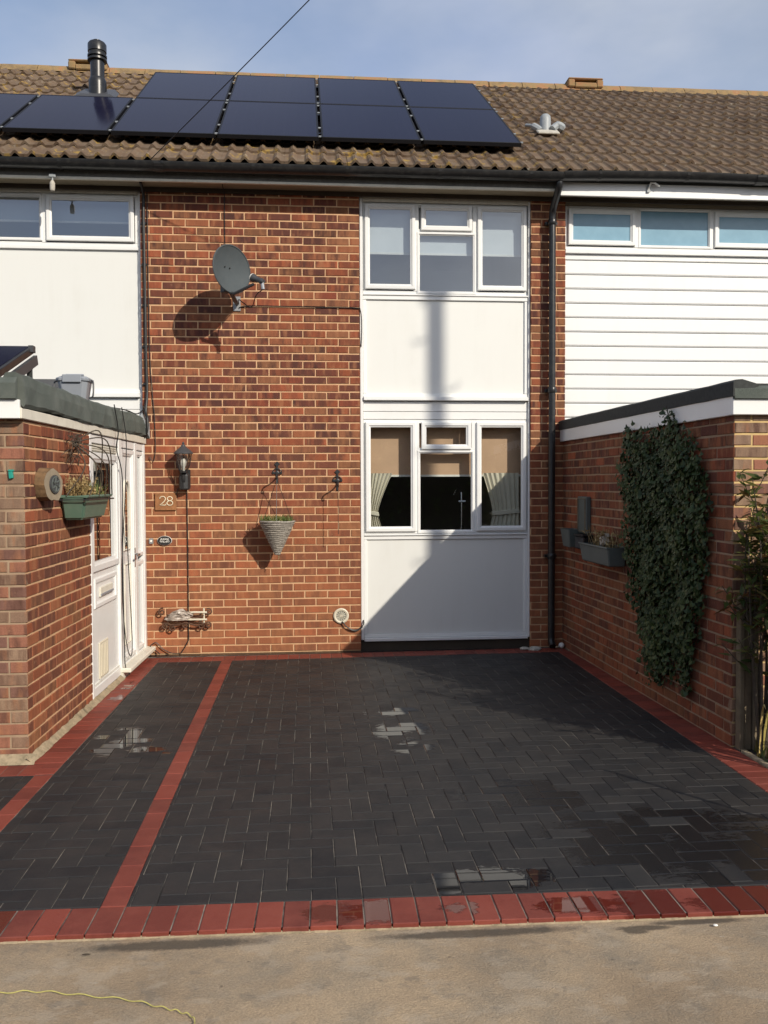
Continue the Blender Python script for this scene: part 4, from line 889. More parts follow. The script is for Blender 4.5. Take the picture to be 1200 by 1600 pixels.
# wall lantern
LX, LY = -1.70, -.125; t = thing('wall_lantern', 'black half-lantern wall lamp with clear glass to the left on the brick wall', 'wall lamp', (LX, 0, 1.6))
MB().lathe([(.048, 0), (.055, .01), (.055, .13), (.042, .155), (.02, .17)], (LX, -.07, 1.605), 8).build('base', M['iron'], t, bevel=.003); MB().box(LX-.05, LX+.05, -.03, 0, 1.62, 1.80).build('back_plate', M['iron'], t, bevel=.006)
MB().tube(curve([(LX, -.05, 1.66), (LX, -.11, 1.68), (LX, LY, 1.75)], 5), .016, 8).build('arm', M['iron'], t, smooth=True)
MB().lathe([(.036, 0), (.040, .012), (.030, .02)], (LX, LY, 1.765), 8).build('cup', M['iron'], t); 
gl_ = MB(); gl_.lathe([(.036, 0), (.060, .06), (.076, .165)], (LX, LY, 1.785), 8); gl_.f = gl_.f[:-2]; gl_.a = gl_.a[:-2]; gl_.build('glass', M['glass_lamp'], t, recalc=True)
for k in range(8):
    a = 2*math.pi*k/8; MB().tube([(LX+r_*math.cos(a), LY+r_*math.sin(a), 1.785+z_) for r_, z_ in ((.037, 0), (.061, .06), (.077, .165))], .0035, 5).build('rib', M['iron'], t)
MB().lathe([(.094, 0), (.094, .008), (.072, .03), (.040, .055), (.022, .072), (.018, .085), (.010, .09), (.014, .10), (.004, .115)], (LX, LY, 1.948), 12).build('cap', M['dark_grey'], t, smooth=True)
MB().lathe([(.014, 0), (.016, .03), (.028, .06), (.030, .085), (.02, .11), (.004, .12)], (LX, LY, 1.785), 12).build('bulb', M['digit'], t, smooth=True)
MB().tube(curve([(LX-.04, -.02, 1.64), (LX-.07, -.02, 1.61), (LX-.085, -.012, 1.56)], 4), .004, 6).build('flex', M['cable'], t)
# number tile 28
def text(body, size, mat, loc, parent, ext=.0015, bend=None, name='lettering', bold=0):
    cu = bpy.data.curves.new(name, 'FONT'); cu.body = body; cu.size = size; cu.extrude = ext; cu.align_x = 'CENTER'; cu.align_y = 'CENTER'; cu.offset = bold
    tmp = bpy.data.objects.new('tmp_text', cu); COL.objects.link(tmp); dg = bpy.context.evaluated_depsgraph_get(); me = bpy.data.meshes.new_from_object(tmp.evaluated_get(dg)); bpy.data.objects.remove(tmp); bpy.data.curves.remove(cu)
    if bend:
        for v in me.vertices: v.co.y += bend*(v.co.x**2)
    me.materials.clear(); me.materials.append(mat); me.name = name
    o = bpy.data.objects.new(name, me); COL.objects.link(o); o.parent = parent; o.location = Vector(loc)-WL[parent.name]; o.rotation_euler = (math.pi/2, 0, 0); return o
t = thing('house_number', 'square sandstone house number tile reading 28 under the lantern', 'number tile', (-1.887, 0, 1.40)); MB().box(-1.99, -1.787, -.020, -.004, 1.405, 1.572).build('tile', M['slate'], t, bevel=.004)
def digit(seq, x): MB().tube([(x+a, -.0225, 1.497+b_) for a, b_ in seq], .0045, 6).build('digit', M['gold'], t, smooth=True)
digit([(-.032, .022), (-.026, .036), (-.010, .043), (.008, .042), (.021, .030), (.022, .014), (.010, -.006), (-.010, -.024), (-.031, -.041), (-.008, -.0405), (.014, -.041), (.025, -.038), (.029, -.028)], -1.912)
c8 = [(.024*math.cos(a), .021+.020*math.sin(a)) for a in [math.pi*2*k/14 for k in range(15)]]; digit(c8, -1.848); c8 = [(.028*math.cos(a), -.021+.022*math.sin(a)) for a in [math.pi*2*k/14 for k in range(15)]]; digit(c8, -1.848)
# oval plaque and bell push
t = thing('bell_plaque', 'small oval black plaque with raised white words PLEASE RING BELL', 'plaque', (-1.903, 0, 1.06)); MB().lathe([(.066, 0), (.070, .003), (.070, .009), (.066, .012)], (-1.903, -.004, 1.112), 32, axis=(0, -1, 0), squash=.66).build('rim', M['digit'], t, smooth=True); MB().lathe([(.0665, 0), (.0665, .0135)], (-1.903, -.004, 1.112), 32, axis=(0, -1, 0), squash=.66).build('plate', M['iron'], t)
text('PLEASE', .026, M['digit'], (-1.901, -.0185, 1.126), t, bend=-3.0, bold=.0004); text('RING BELL', .020, M['digit'], (-1.901, -.0185, 1.100), t, bend=3.0, bold=.0003)
t = thing('bell_push', 'small square brass bell push left of the oval plaque', 'doorbell', (-2.03, 0, 1.08)); MB().box(-2.052, -2.012, -.014, 0, 1.082, 1.135).build('plate', M['steel'], t, bevel=.003); MB().lathe([(.011, 0), (.011, .008), (.006, .011)], (-2.032, -.013, 1.108), 12, axis=(0, -1, 0)).build('button', M['digit'], t)
# hanging basket and its two brackets
def bracket(x, z, label):
    t = thing('basket_bracket', label, 'bracket', (x, 0, z), 'iron hanging-basket brackets'); m_ = MB()
    m_.box(x-.010, x+.010, -.010, 0, z-.10, z+.075); m_.obb((x, -.006, z+.085), (.014, 0, .014), (0, .005, 0), (-.014, 0, .014)); m_.obb((x, -.008, z), (.048, 0, 0), (0, .006, 0), (0, 0, .010)); m_.lathe([(.022, 0), (.022, .008), (.01, .012)], (x, -.006, z), 10, axis=(0, -1, 0)); m_.build('back_plate', M['iron'], t, bevel=.002)
    MB().tube(curve([(x, -.008, z-.03), (x, -.06, z-.045), (x, -.13, z-.03), (x, -.19, z-.015), (x, -.215, z-.02), (x, -.222, z-.045), (x, -.205, z-.06), (x, -.19, z-.05)], 5), .0075, 7).build('arm', M['iron'], t, smooth=True)
    for sg in (-1, 1): MB().tube(curve([(x, -.012, z+.04), (x+sg*.025, -.012, z+.035), (x+sg*.04, -.012, z+.015), (x+sg*.028, -.012, z+.004)], 4), .005, 6).build('scroll', M['iron'], t, smooth=True)
    return t
bracket(-.816, 1.765, 'left iron basket bracket on the brick wall, with the wicker basket hanging from it'); bracket(-.228, 1.688, 'right iron basket bracket on the brick wall with only a bare chain')
tubething('hanging_chain', 'thin bare chain hanging from the right-hand basket bracket', 'chain', [(-.228, -.205, 1.63), (-.229, -.205, 1.4), (-.228, -.205, 1.17)], .0028, 'iron', 5)
BX, BY = -.813, -.20; t = thing('hanging_basket', 'grey wicker cone basket with tufts of green hanging on the brick wall', 'hanging basket', (BX, BY, .98))
core = MB(); core.lathe([(.02, .0), (.155, .31), (.15, .312)], (BX, BY, .985), 22); core.build('liner', M['wicker'], t, smooth=True)
for k in range(17):
    q = k/16; r_ = lerp(.022, .163, q); z_ = .99+.305*q; ring = [(BX+r_*math.cos(a)*(1+R.uniform(-.02, .02)), BY+r_*math.sin(a), z_+R.uniform(-.004, .004)) for a in [2*math.pi*i/22 for i in range(22)]]; MB().tube(ring, .0115, 6, closed=True).build('weave', M['wicker'], t, smooth=True)
MB().lathe([(.15, 0), (.05, .012), (.01, .015)], (BX, BY, 1.292), 16).build('compost', M['soil'], t)
m_ = MB()
for k in range(320):
    a = R.uniform(0, 6.28); r_ = .155*math.sqrt(R.random()); p = Vector((BX+r_*math.cos(a), BY+r_*math.sin(a), 1.295)); h = R.uniform(.03, .10); d = Vector((R.uniform(-.6, .6), R.uniform(-.6, .6), 1)).normalized(); sd = d.cross(Vector((R.uniform(-1, 1), R.uniform(-1, 1), .1))).normalized()*.004
    m_.add([p-sd, p+sd, p+d*h*.6+sd*.7, p+d*h+Vector((0, 0, -.01)), p+d*h*.6-sd*.7], [(0,1,2,3,4)], R.uniform(.01, .99))
m_.build('foliage', M['grass'], t, recalc=False)
for a in (.5, 2.6, 4.7): MB().tube([(BX, BY, 1.70), (BX+.08*math.cos(a), BY+.08*math.sin(a), 1.50), (BX+.16*math.cos(a), BY+.16*math.sin(a), 1.295)], .0025, 5).build('chain', M['iron'], t)
MB().tube(curve([(BX+.0, BY-.01, .99), (BX+.015, BY-.01, .96), (BX+.01, BY-.01, .935)], 3), .004, 5).build('twig', M['dry'], t)
# round vent
t = thing('round_vent', 'round cream extractor vent low on the brick wall beside the bay', 'vent', (-.198, 0, .28)); MB().lathe([(.070, 0), (.076, .006), (.076, .016), (.066, .022), (.052, .018), (.052, .006)], (-.198, 0, .352), 28, axis=(0, -1, 0)).build('ring', M['cream'], t, smooth=True); MB().lathe([(.052, 0), (.052, .010)], (-.198, 0, .352), 24, axis=(0, -1, 0)).build('grille_plate', M['grille'], t)
for k in range(6):
    a = math.pi*k/6; MB().tube([(-.198-.05*math.cos(a), -.014, .352-.05*math.sin(a)), (-.198+.05*math.cos(a), -.014, .352+.05*math.sin(a))], .0025, 5).build('spoke', M['cream'], t)
tubething('vent_cable', 'pair of black cables running from the round vent to the bay corner', 'cable', curve([(-.19, -.03, .30), (-.15, -.03, .25), (-.09, -.02, .215), (-.03, -.015, .215), (.02, -.01, .26), (.025, .02, .30)], 6), .006); 
tubething('vent_cable', 'thinner black cable looping below the round vent', 'cable', curve([(-.18, -.028, .29), (-.135, -.03, .235), (-.08, -.025, .205), (-.035, -.018, .205), (.015, -.012, .24)], 6), .0045)
# scroll rack with crumpled wrapping
t = thing('scroll_rack', 'rusty wrought-iron scroll rack with crumpled wrapping low on the brick wall', 'rack', (-1.72, -.05, .22))
def spiral(cx, cz, r, turns, a0, dirn=1): return [(cx+r*(1-q/26)*math.cos(a0+dirn*turns*2*math.pi*q/20), -.055, cz+r*(1-q/26)*math.sin(a0+dirn*turns*2*math.pi*q/20)) for q in range(21)]
for z_, mt in ((.415, 'cream'), (.345, 'cream')): MB().tube([(-1.88 if z_ < .4 else -1.70, -.06, z_), (-1.62, -.062, z_+.003), (-1.50, -.06, z_)], .010, 7).build('rail', M[mt], t)
for cx, cz, r_ in ((-1.90, .285, .032), (-1.83, .265, .036), (-1.71, .29, .03), (-1.56, .285, .036), (-1.49, .29, .032), (-1.485, .42, .034), (-1.93, .425, .036)): MB().tube(spiral(cx, cz, r_, 1.35, 1.2 if cx < -1.7 else 2.2, 1 if cx < -1.7 else -1), .0075, 6).build('scroll', M['rust'], t, smooth=True)
MB().tube(curve([(-1.90, -.055, .31), (-1.80, -.06, .295), (-1.70, -.06, .315), (-1.60, -.06, .29), (-1.50, -.055, .315)], 5), .008, 6).build('scroll_bar', M['rust'], t, smooth=True); MB().tube(curve([(-1.70, -.055, .385), (-1.66, -.06, .37), (-1.60, -.06, .365), (-1.53, -.055, .385)], 5), .008, 6).build('scroll_bar', M['rust'], t, smooth=True)
for x in (-1.53, -1.875): MB().tube([(x, -.05, .30), (x, -.055, .455 if x > -1.6 else .40)], .009, 6).build('upright', M['cream' if x > -1.6 else 'rust'], t)
for x in (-1.85, -1.55): MB().tube([(x, 0, .35), (x, -.055, .35)], .008, 6).build('stay', M['rust'], t)
t2 = thing('crumpled_wrapping', 'crumpled silvery wrapping tucked behind the iron scroll rack', 'wrapping', (-1.77, -.09, .36)); m_ = MB(); gx_ = 9; vs = []
for j in range(gx_):
    for i in range(gx_):
        u, v = i/(gx_-1), j/(gx_-1); vs.append((lerp(-1.90, -1.64, u)+.03*(v-.5), -.05-.06*math.sin(u*3.1)+R.uniform(-.016, .016), .345+.125*v*(1-abs(u-.55)*1.1)+R.uniform(-.006, .006)))
m_.add(vs, [(j*gx_+i, j*gx_+i+1, (j+1)*gx_+i+1, (j+1)*gx_+i) for j in range(gx_-1) for i in range(gx_-1)]); m_.build('sheet', M['foil'], t2, recalc=False)
# fittings under the eaves
t = thing('wire_bracket', 'small grey wire bracket hanging from the fascia above the left window', 'bracket', (-2.83, -.27, 4.4)); MB().box(-2.86, -2.80, -.30, -.263, 4.47, 4.50).build('plate', M['lead'], t, bevel=.004); MB().tube([(-2.83, -.285, 4.47), (-2.83, -.29, 4.36)], .008, 6).build('rod', M['lead'], t); MB().lathe([(.02, 0), (.024, .02), (.024, .07), (.012, .09)], (-2.83, -.29, 4.35), 10).build('insulator', M['stone'], t, smooth=True)
t = thing('wire_hook', 'small white metal hook on the white fascia of the right house', 'hook', (2.85, -.27, 4.5)); MB().tube([(2.80, -.264, 4.50), (2.815, -.30, 4.56), (2.85, -.31, 4.555), (2.90, -.30, 4.53)], .009, 6).build('rod', M['digit'], t); MB().box(2.79, 2.82, -.27, -.262, 4.48, 4.55).build('plate', M['lead'], t)
tag(MB().sphere((2.0, -.10, .032), .030, 10).build('ball', M['digit'], smooth=True), 'small white ball lying at the foot of the black downpipe', 'ball')
m_ = MB(); m_.sphere((0, 0, 0), .05, 6)
for k, (x, y, s_) in enumerate(((1.72, -.14, 1.0), (1.62, -.12, .7))):
    q = MB(); q.add([(x+v.x*s_*1.4*R.uniform(.8, 1.2), y+v.y*s_*R.uniform(.8, 1.2), .012+v.z*s_*.5) for v in m_.v], m_.f); tag(q.build('rubble', M['stone']), ['pale lump of broken mortar at the foot of the right brick pier', 'smaller lump of mortar just left of the larger one below the bay'][k], 'stone')

# ------------------------------------------------------------------ things on the left porch
PL = lambda s_, d, z_: LF @ Vector((s_, d, z_))
t = thing('log_slice', 'thick log slice with dark round medallion hung on the porch wall', 'wall ornament', PL(2.98, .02, 1.55)); m_ = MB(LF); n_ = 24; pr = []
for k in range(n_):
    a = 2*math.pi*k/n_; r_ = .108*(1+.05*math.sin(2*a+.6)+.035*math.sin(5*a)+.02*math.sin(9*a+1)); pr.append((r_*math.cos(a), max(-.10-.006*math.sin(5*a), r_*math.sin(a))))
TW = lambda d, a: d-(a*.20 if d > .02 else 0)
m_.add([(2.99+a*(1-.04*(d > .05)), TW(d, a), 1.655+b_*(1-.04*(d > .05))) for d in (.0, .08) for a, b_ in pr], [(k, (k+1) % n_, n_+(k+1) % n_, n_+k) for k in range(n_)]); m_.build('bark', M['bark'], t, recalc=True)
m_ = MB(LF); m_.add([(2.99+a*.965, .0805-a*.20, 1.655+b_*.965) for a, b_ in pr], [tuple(range(n_))]); m_.build('cut_face', M['wood_cut'], t, recalc=False)
m_ = MB(LF); m_.add([(2.985+.058*math.cos(2*math.pi*k/24), d-.20*(.058*math.cos(2*math.pi*k/24)-.005), 1.66+.058*math.sin(2*math.pi*k/24)) for d in (.081, .090) for k in range(24)], [(k, (k+1) % 24, 24+(k+1) % 24, 24+k) for k in range(24)]+[tuple(range(24, 48))]); md = m_.build('medallion', M['dark_grey'], t)
m_ = MB(LF)
for k in range(6):
    a = k*1.05; m_.tube([(2.985+.012*math.cos(a), .093-.20*.012*math.cos(a), 1.66+.012*math.sin(a)), (2.985+.045*math.cos(a+.5), .093-.20*.045*math.cos(a+.5), 1.66+.045*math.sin(a+.5))], .005, 5)
m_.tube([(2.985+.047*math.cos(2*math.pi*k/20), .092-.20*.047*math.cos(2*math.pi*k/20), 1.66+.047*math.sin(2*math.pi*k/20)) for k in range(20)], .004, 5, closed=True); m_.build('medallion_relief', M['dull_plastic'], md)
t = thing('trough_planter', 'green plastic trough planter with dry plants hung on the porch wall', 'planter', PL(2.32, .08, 1.45)); s0, s1, dp_ = 2.01, 2.63, .175
m_ = MB(LF); m_.add([(s, d, z_) for s, d, z_ in ((s0+.05, .012, 1.42), (s1-.05, .012, 1.42), (s1-.05, dp_-.03, 1.42), (s0+.05, dp_-.03, 1.42), (s0, .008, 1.575), (s1, .008, 1.575), (s1, dp_, 1.575), (s0, dp_, 1.575))], [(0,3,2,1), (0,1,5,4), (1,2,6,5), (2,3,7,6), (3,0,4,7)]); m_.build('trough', M['green_plastic'], t, bevel=.014, seg=2)
m_ = MB(LF); m_.tube([(s0-.004, .006, 1.578), (s1+.004, .006, 1.578), (s1+.004, dp_+.006, 1.578), (s0-.004, dp_+.006, 1.578)], .011, 6, closed=True); m_.build('rim', M['green_plastic'], t)
MB(LF).box(s0+.01, s1-.01, .015, dp_-.008, 1.54, 1.565).build('compost', M['soil'], t)
m_ = MB(LF); m_.tube([(s0-.02, .012, 1.556), (s1+.02, .012, 1.556), (s1+.02, dp_+.022, 1.556), (s0-.02, dp_+.022, 1.556)], .006, 6, closed=True); m_.build('holder', M['iron'], t)
m_ = MB()
for k in range(260):
    s_ = lerp(s0+.04, s1-.03, R.random()); near = s_ > 2.36; p = PL(s_, R.uniform(.03, dp_-.02), 1.565); h = R.uniform(.04, .17 if near else .09); d = Vector((R.uniform(-.5, .5), R.uniform(-.5, .5), 1)).normalized(); q = p+d*h
    m_.tube([p, p.lerp(q, .5)+Vector((R.uniform(-.01, .01), 0, 0)), q], .0015, 3, rnd=.5)
    for c_ in range(3 if near else 1):
        e = p.lerp(q, R.uniform(.5, 1)); a = Vector((R.uniform(-1, 1), R.uniform(-1, 1), R.uniform(-1, 1)))*.012; b_ = a.cross(Vector((R.uniform(-1, 1), R.uniform(-1, 1), 1))).normalized()*.008; m_.add([e-a, e+b_, e+a, e-b_], [(0,1,2,3)], R.uniform(.05, .95))
m_.build('dry_plants', M['dead'], t, recalc=False)
m_ = MB()
for k in range(60):
    s_ = R.uniform(s0+.03, s0+.33); p = PL(s_, R.uniform(.05, dp_-.01), 1.565); h = R.uniform(.05, .15); d = Vector((R.uniform(-.4, .6), R.uniform(-.5, .5), 1)).normalized(); sd = Vector((.004, .004, 0)); m_.add([p-sd, p+sd, p+d*h], [(0,1,2)], R.uniform(.05, .6))
m_.build('green_shoots', M['grass'], t, recalc=False)
top = PL(2.48, .05, 1.95); m_ = MB()
for s_, d, z_, bz in ((2.00, .19, 1.58, .20), (2.06, .19, 1.57, .12), (2.20, .19, 1.57, .05), (2.36, .19, 1.57, .0), (2.60, .19, 1.57, .03), (2.64, .05, 1.58, .02), (2.00, .10, 1.60, .25)):
    e = PL(s_, d, z_); mid = top.lerp(e, .5)+Vector((.09, .05, bz)); m_.tube(curve([top, mid, e], 8), .0045, 5)
m_.build('wire_hanger', M['vine'], t, smooth=True)
m_ = MB()
for k in range(26):
    p = PL(2.48+R.uniform(-.06, .06), R.uniform(.02, .09), 1.95+R.uniform(-.10, .06)); q = p+Vector((R.uniform(-.05, .07), R.uniform(-.08, .06), R.uniform(-.10, .04))); m_.tube(curve([p, p.lerp(q, .5)+Vector((.02, 0, .02)), q], 3), .003, 4)
m_.build('dead_tangle', M['vine'], t)
t = thing('wall_tie', 'small turquoise plastic tie in the front face of the left porch brickwork', 'tie', (-2.262, -3.29, 1.70)); MB().obb((-2.262, -3.285, 1.715), (.012, 0, .002), (0, .012, 0), (-.002, 0, .020)).build('tag', M['teal'], t, bevel=.003); MB().obb((-2.262, -3.285, 1.742), (.016, 0, 0), (0, .008, 0), (0, 0, .006)).build('loop', M['teal'], t, bevel=.002)
# food caddy on the porch roof
CX, CY, CZ = -2.37, -1.4, 2.305; t = thing('food_caddy', 'grey lidded food waste caddy standing on the green porch roof', 'bin', (CX, CY, CZ)); m_ = MB()
def rr(w_, d_, z_, c=.03): return [(CX+sx*(w_-(c if q else 0)), CY+sy*(d_-(0 if q else c)), z_) for sx, sy, q in ((1,-1,0),(1,-1,1),(-1,-1,1),(-1,-1,0),(-1,1,0),(-1,1,1),(1,1,1),(1,1,0))]
def loft(m_, rings):
    k = len(rings[0]); m_.add([p for r_ in rings for p in r_], [(i*k+q, i*k+(q+1) % k, (i+1)*k+(q+1) % k, (i+1)*k+q) for i in range(len(rings)-1) for q in range(k)]+[tuple(range(k)), tuple((len(rings)-1)*k+q for q in range(k))])
loft(m_, [rr(.092, .08, CZ), rr(.118, .10, CZ+.175), rr(.118, .10, CZ+.18)]); m_.build('tub', M['grey_plastic'], t, bevel=.006)
m_ = MB(); loft(m_, [rr(.126, .108, CZ+.172), rr(.130, .112, CZ+.196), rr(.105, .09, CZ+.212), rr(.08, .07, CZ+.214)]); m_.build('lid', M['grey_plastic'], t, bevel=.004)
m_ = MB(); m_.box(CX-.07, CX+.075, CY-.118, CY-.105, CZ+.16, CZ+.222); m_.box(CX-.05, CX+.09, CY-.09, CY-.07, CZ+.212, CZ+.228); m_.build('lid_clip', M['grey_plastic'], t, bevel=.004)
m_ = MB(); m_.tube(curve([(CX-.128, CY, CZ+.185), (CX-.150, CY-.04, CZ+.165), (CX-.152, CY-.06, CZ+.09), (CX-.145, CY-.06, CZ+.075)], 4), .007, 6); m_.tube(curve([(CX+.128, CY, CZ+.185), (CX+.152, CY-.04, CZ+.165), (CX+.154, CY-.06, CZ+.06), (CX+.125, CY-.06, CZ+.04)], 4), .007, 6); m_.build('handle', M['dark_grey'], t, smooth=True)
# two dark panels leaning on the porch roof
def leaner(name, label, C, ax, ay, th, mat):
    t = thing(name, label, 'roof panel', C-Vector((0, 0, .15))); ax, ay = Vector(ax), Vector(ay); az = ax.cross(ay).normalized()
    MB().obb(C, ax, ay, az*th).build('frame', M['black'], t, bevel=.004); MB().obb(C+az*(th+.001), ax*.95, ay*.93, az*.001).build('glass', M[mat], t)
    return t
# ridge of panel faces the road; its right edge shows end-on
tA = leaner('roof_panel', 'black solar panel tilted up on the near end of the left porch roof', Vector((-2.88, -2.77, 2.452)), (.50, 0, 0), (0, .37, .135), .024, 'solar')
m_ = MB(); m_.obb((-2.375, -2.75, 2.385), (.012, 0, 0), (0, .36, .131), (0, -.012, .03)); m_.build('side_rail', M['dark_grey'], tA); m_ = MB(); m_.obb((-2.385, -2.50, 2.37), (.015, 0, 0), (0, .015, 0), (0, 0, .10)); m_.build('stand', M['felt_dark'], tA); MB().box(-2.392, -2.362, -2.50, -2.44, 2.555, 2.60).build('clamp', M['dark_grey'], tA)
tB = leaner('roof_panel', 'grey sheet panel lying further back on the left porch roof behind the caddy', Vector((-2.88, -1.05, 2.44)), (.42, 0, .0), (0, .22, .12), .010, 'dark_grey')
# ------------------------------------------------------------------ things on the right porch wall
PR = lambda s_, d, z_: RF @ Vector((s_, d, z_))
t = thing('wall_trough', 'dull green wall trough with dead stems on the shaded right wall beside the ivy', 'planter', PR(1.4, .08, 1.0)); s0, s1, dp_ = 1.02, 1.72, .17
m_ = MB(RF); m_.add([(s0+.02, .01, .97), (s1-.02, .01, .97), (s1-.02, dp_-.02, .97), (s0+.02, dp_-.02, .97), (s0, .008, 1.12), (s1, .008, 1.12), (s1, dp_, 1.12), (s0, dp_, 1.12)], [(0,3,2,1), (0,1,5,4), (1,2,6,5), (2,3,7,6), (3,0,4,7)]); m_.build('trough', M['dull_plastic'], t, bevel=.01)
m_ = MB(RF); m_.tube([(s0, .006, 1.122), (s1, .006, 1.122), (s1, dp_, 1.122), (s0, dp_, 1.122)], .010, 6, closed=True); m_.build('rim', M['dull_plastic'], t); MB(RF).box(s0+.01, s1-.01, .012, dp_-.01, 1.09, 1.11).build('compost', M['soil'], t)
m_ = MB(RF)
for k in range(70):
    s_ = R.uniform(s0+.1, s1-.05); p = Vector((s_, R.uniform(.03, .14), 1.11)); h = R.uniform(.05, .18); m_.tube([p, p+Vector((R.uniform(-.08, .08), R.uniform(-.05, .05), h))], .002, 3, rnd=R.uniform(.1, .9))
    e = p+Vector((R.uniform(-.06, .06), R.uniform(-.03, .03), h*.7)); a = Vector((R.uniform(-1, 1), R.uniform(-1, 1), R.uniform(-1, 1)))*.025; b_ = Vector((R.uniform(-1, 1), R.uniform(-1, 1), R.uniform(-1, 1)))*.012; m_.add([e-a, e+b_, e+a, e-b_], [(0,1,2,3)], R.uniform(.1, .95))
m_.build('dead_stems', M['dead'], t, recalc=False)
MB(RF).obb((1.42, .08, 1.17), (.05, 0, .02), (0, .035, 0), (-.015, 0, .045)).build('pale_stone', M['stone'], t, bevel=.015)
t = thing('wall_plaque', 'tall narrow grey-green plaque on the shaded right wall above a small pot', 'plaque', PR(.7, .03, 1.2)); MB(RF).box(.60, .84, .0, .045, 1.19, 1.53).build('board', M['dull_plastic'], t, bevel=.006); m_ = MB(RF); bar = m_.tube([(.62, .048, 1.21), (.82, .048, 1.21), (.82, .048, 1.51), (.62, .048, 1.51)], .007, 5, closed=True); m_.build('moulding', M['wood_grey'], t)
t = thing('wall_pot', 'square grey-green pot on the shaded right wall under the tall plaque', 'planter', PR(.5, .05, 1.05)); m_ = MB(RF); m_.add([(.40, .01, 1.05), (.60, .01, 1.05), (.60, .12, 1.05), (.40, .12, 1.05), (.37, .008, 1.22), (.63, .008, 1.22), (.63, .14, 1.22), (.37, .14, 1.22)], [(0,3,2,1), (0,1,5,4), (1,2,6,5), (2,3,7,6), (3,0,4,7)]); m_.build('pot', M['dull_plastic'], t, bevel=.008); MB(RF).box(.38, .62, .012, .13, 1.18, 1.205).build('compost', M['soil'], t)
t = thing('wall_box', 'small black box on the shaded right wall between the pot and the trough', 'box', PR(.78, .05, 1.06)); MB(RF).box(.68, .92, .0, .10, 1.05, 1.17).build('body', M['black'], t, bevel=.01); MB(RF).box(.67, .93, .0, .11, 1.171, 1.185).build('lid', M['black'], t, bevel=.004)
# ivy
IV = [(1.75, 2.05), (1.95, 2.03), (2.30, 2.0), (2.55, 2.04), (2.57, 2.17), (2.62, 2.17), (2.70, 2.02), (2.93, 1.94), (3.08, 1.75), (3.17, 1.52), (3.14, 1.2), (3.09, .9), (2.99, .55), (2.92, .30), (2.82, .23), (2.70, .40), (2.60, .30), (2.42, .17), (2.28, .22), (2.16, .48), (2.08, .55), (1.95, .85), (1.84, 1.17), (1.80, 1.6)]
def inside(x, y):
    c = False
    for i in range(len(IV)):
        (x1, y1), (x2, y2) = IV[i-1], IV[i]
        if (y1 > y) != (y2 > y) and x < (x2-x1)*(y-y1)/(y2-y1)+x1: c = not c
    return c
t = thing('ivy', 'dense dark ivy climbing up the shaded brick wall of the right porch', 'ivy', PR(2.5, .03, .2)); m_ = MB(RF); cnt = 0
LFS = [(0, -.5), (.42, -.28), (.5, .0), (.22, .12), (0, .62), (-.22, .12), (-.5, 0), (-.42, -.28)]
while cnt < 7000:
    s_, z_ = R.uniform(1.70, 3.22), R.uniform(.12, 2.2)
    if not inside(s_+R.gauss(0, .03), z_+R.gauss(0, .045)): continue
    cl_ = .5+.5*math.sin(s_*9+2*math.sin(z_*4))*math.sin(z_*7+s_*3); dep = .015+.11*R.random()**.7*(.35+.65*cl_); sz = R.uniform(.018, .056)
    nrm = Vector((R.gauss(0, .55), 1, R.gauss(.35, .45))).normalized(); ux = nrm.cross(Vector((R.gauss(0, .4), R.gauss(0, .2), 1))).normalized(); uy = ux.cross(nrm)*-1
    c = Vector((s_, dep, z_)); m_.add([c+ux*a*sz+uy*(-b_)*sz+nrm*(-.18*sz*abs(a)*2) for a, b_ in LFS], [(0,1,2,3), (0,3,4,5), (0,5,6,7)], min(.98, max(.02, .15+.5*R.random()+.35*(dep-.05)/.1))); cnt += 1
fo = m_.build('foliage', M['ivy'], t, recalc=False); fo['kind'] = 'stuff'
m_ = MB(RF)
for k in range(14):
    x = R.uniform(2.1, 2.9); pts = [(x, .012, .16)]
    for q in range(10): x += R.uniform(-.09, .09); pts.append((x, .012+R.uniform(0, .01), .16+.19*(q+1)))
    pts = [p for p in pts if inside(p[0], p[2])]
    if len(pts) > 2: m_.tube(pts, .006, 5)
m_.tube(curve([(2.6, .02, 2.0), (2.59, .05, 2.12), (2.57, .06, 2.2)], 4), .004, 5); m_.tube(curve([(1.95, .03, 2.02), (1.86, .05, 2.08), (1.74, .05, 2.07)], 4), .004, 5); m_.build('stem', M['vine'], t)

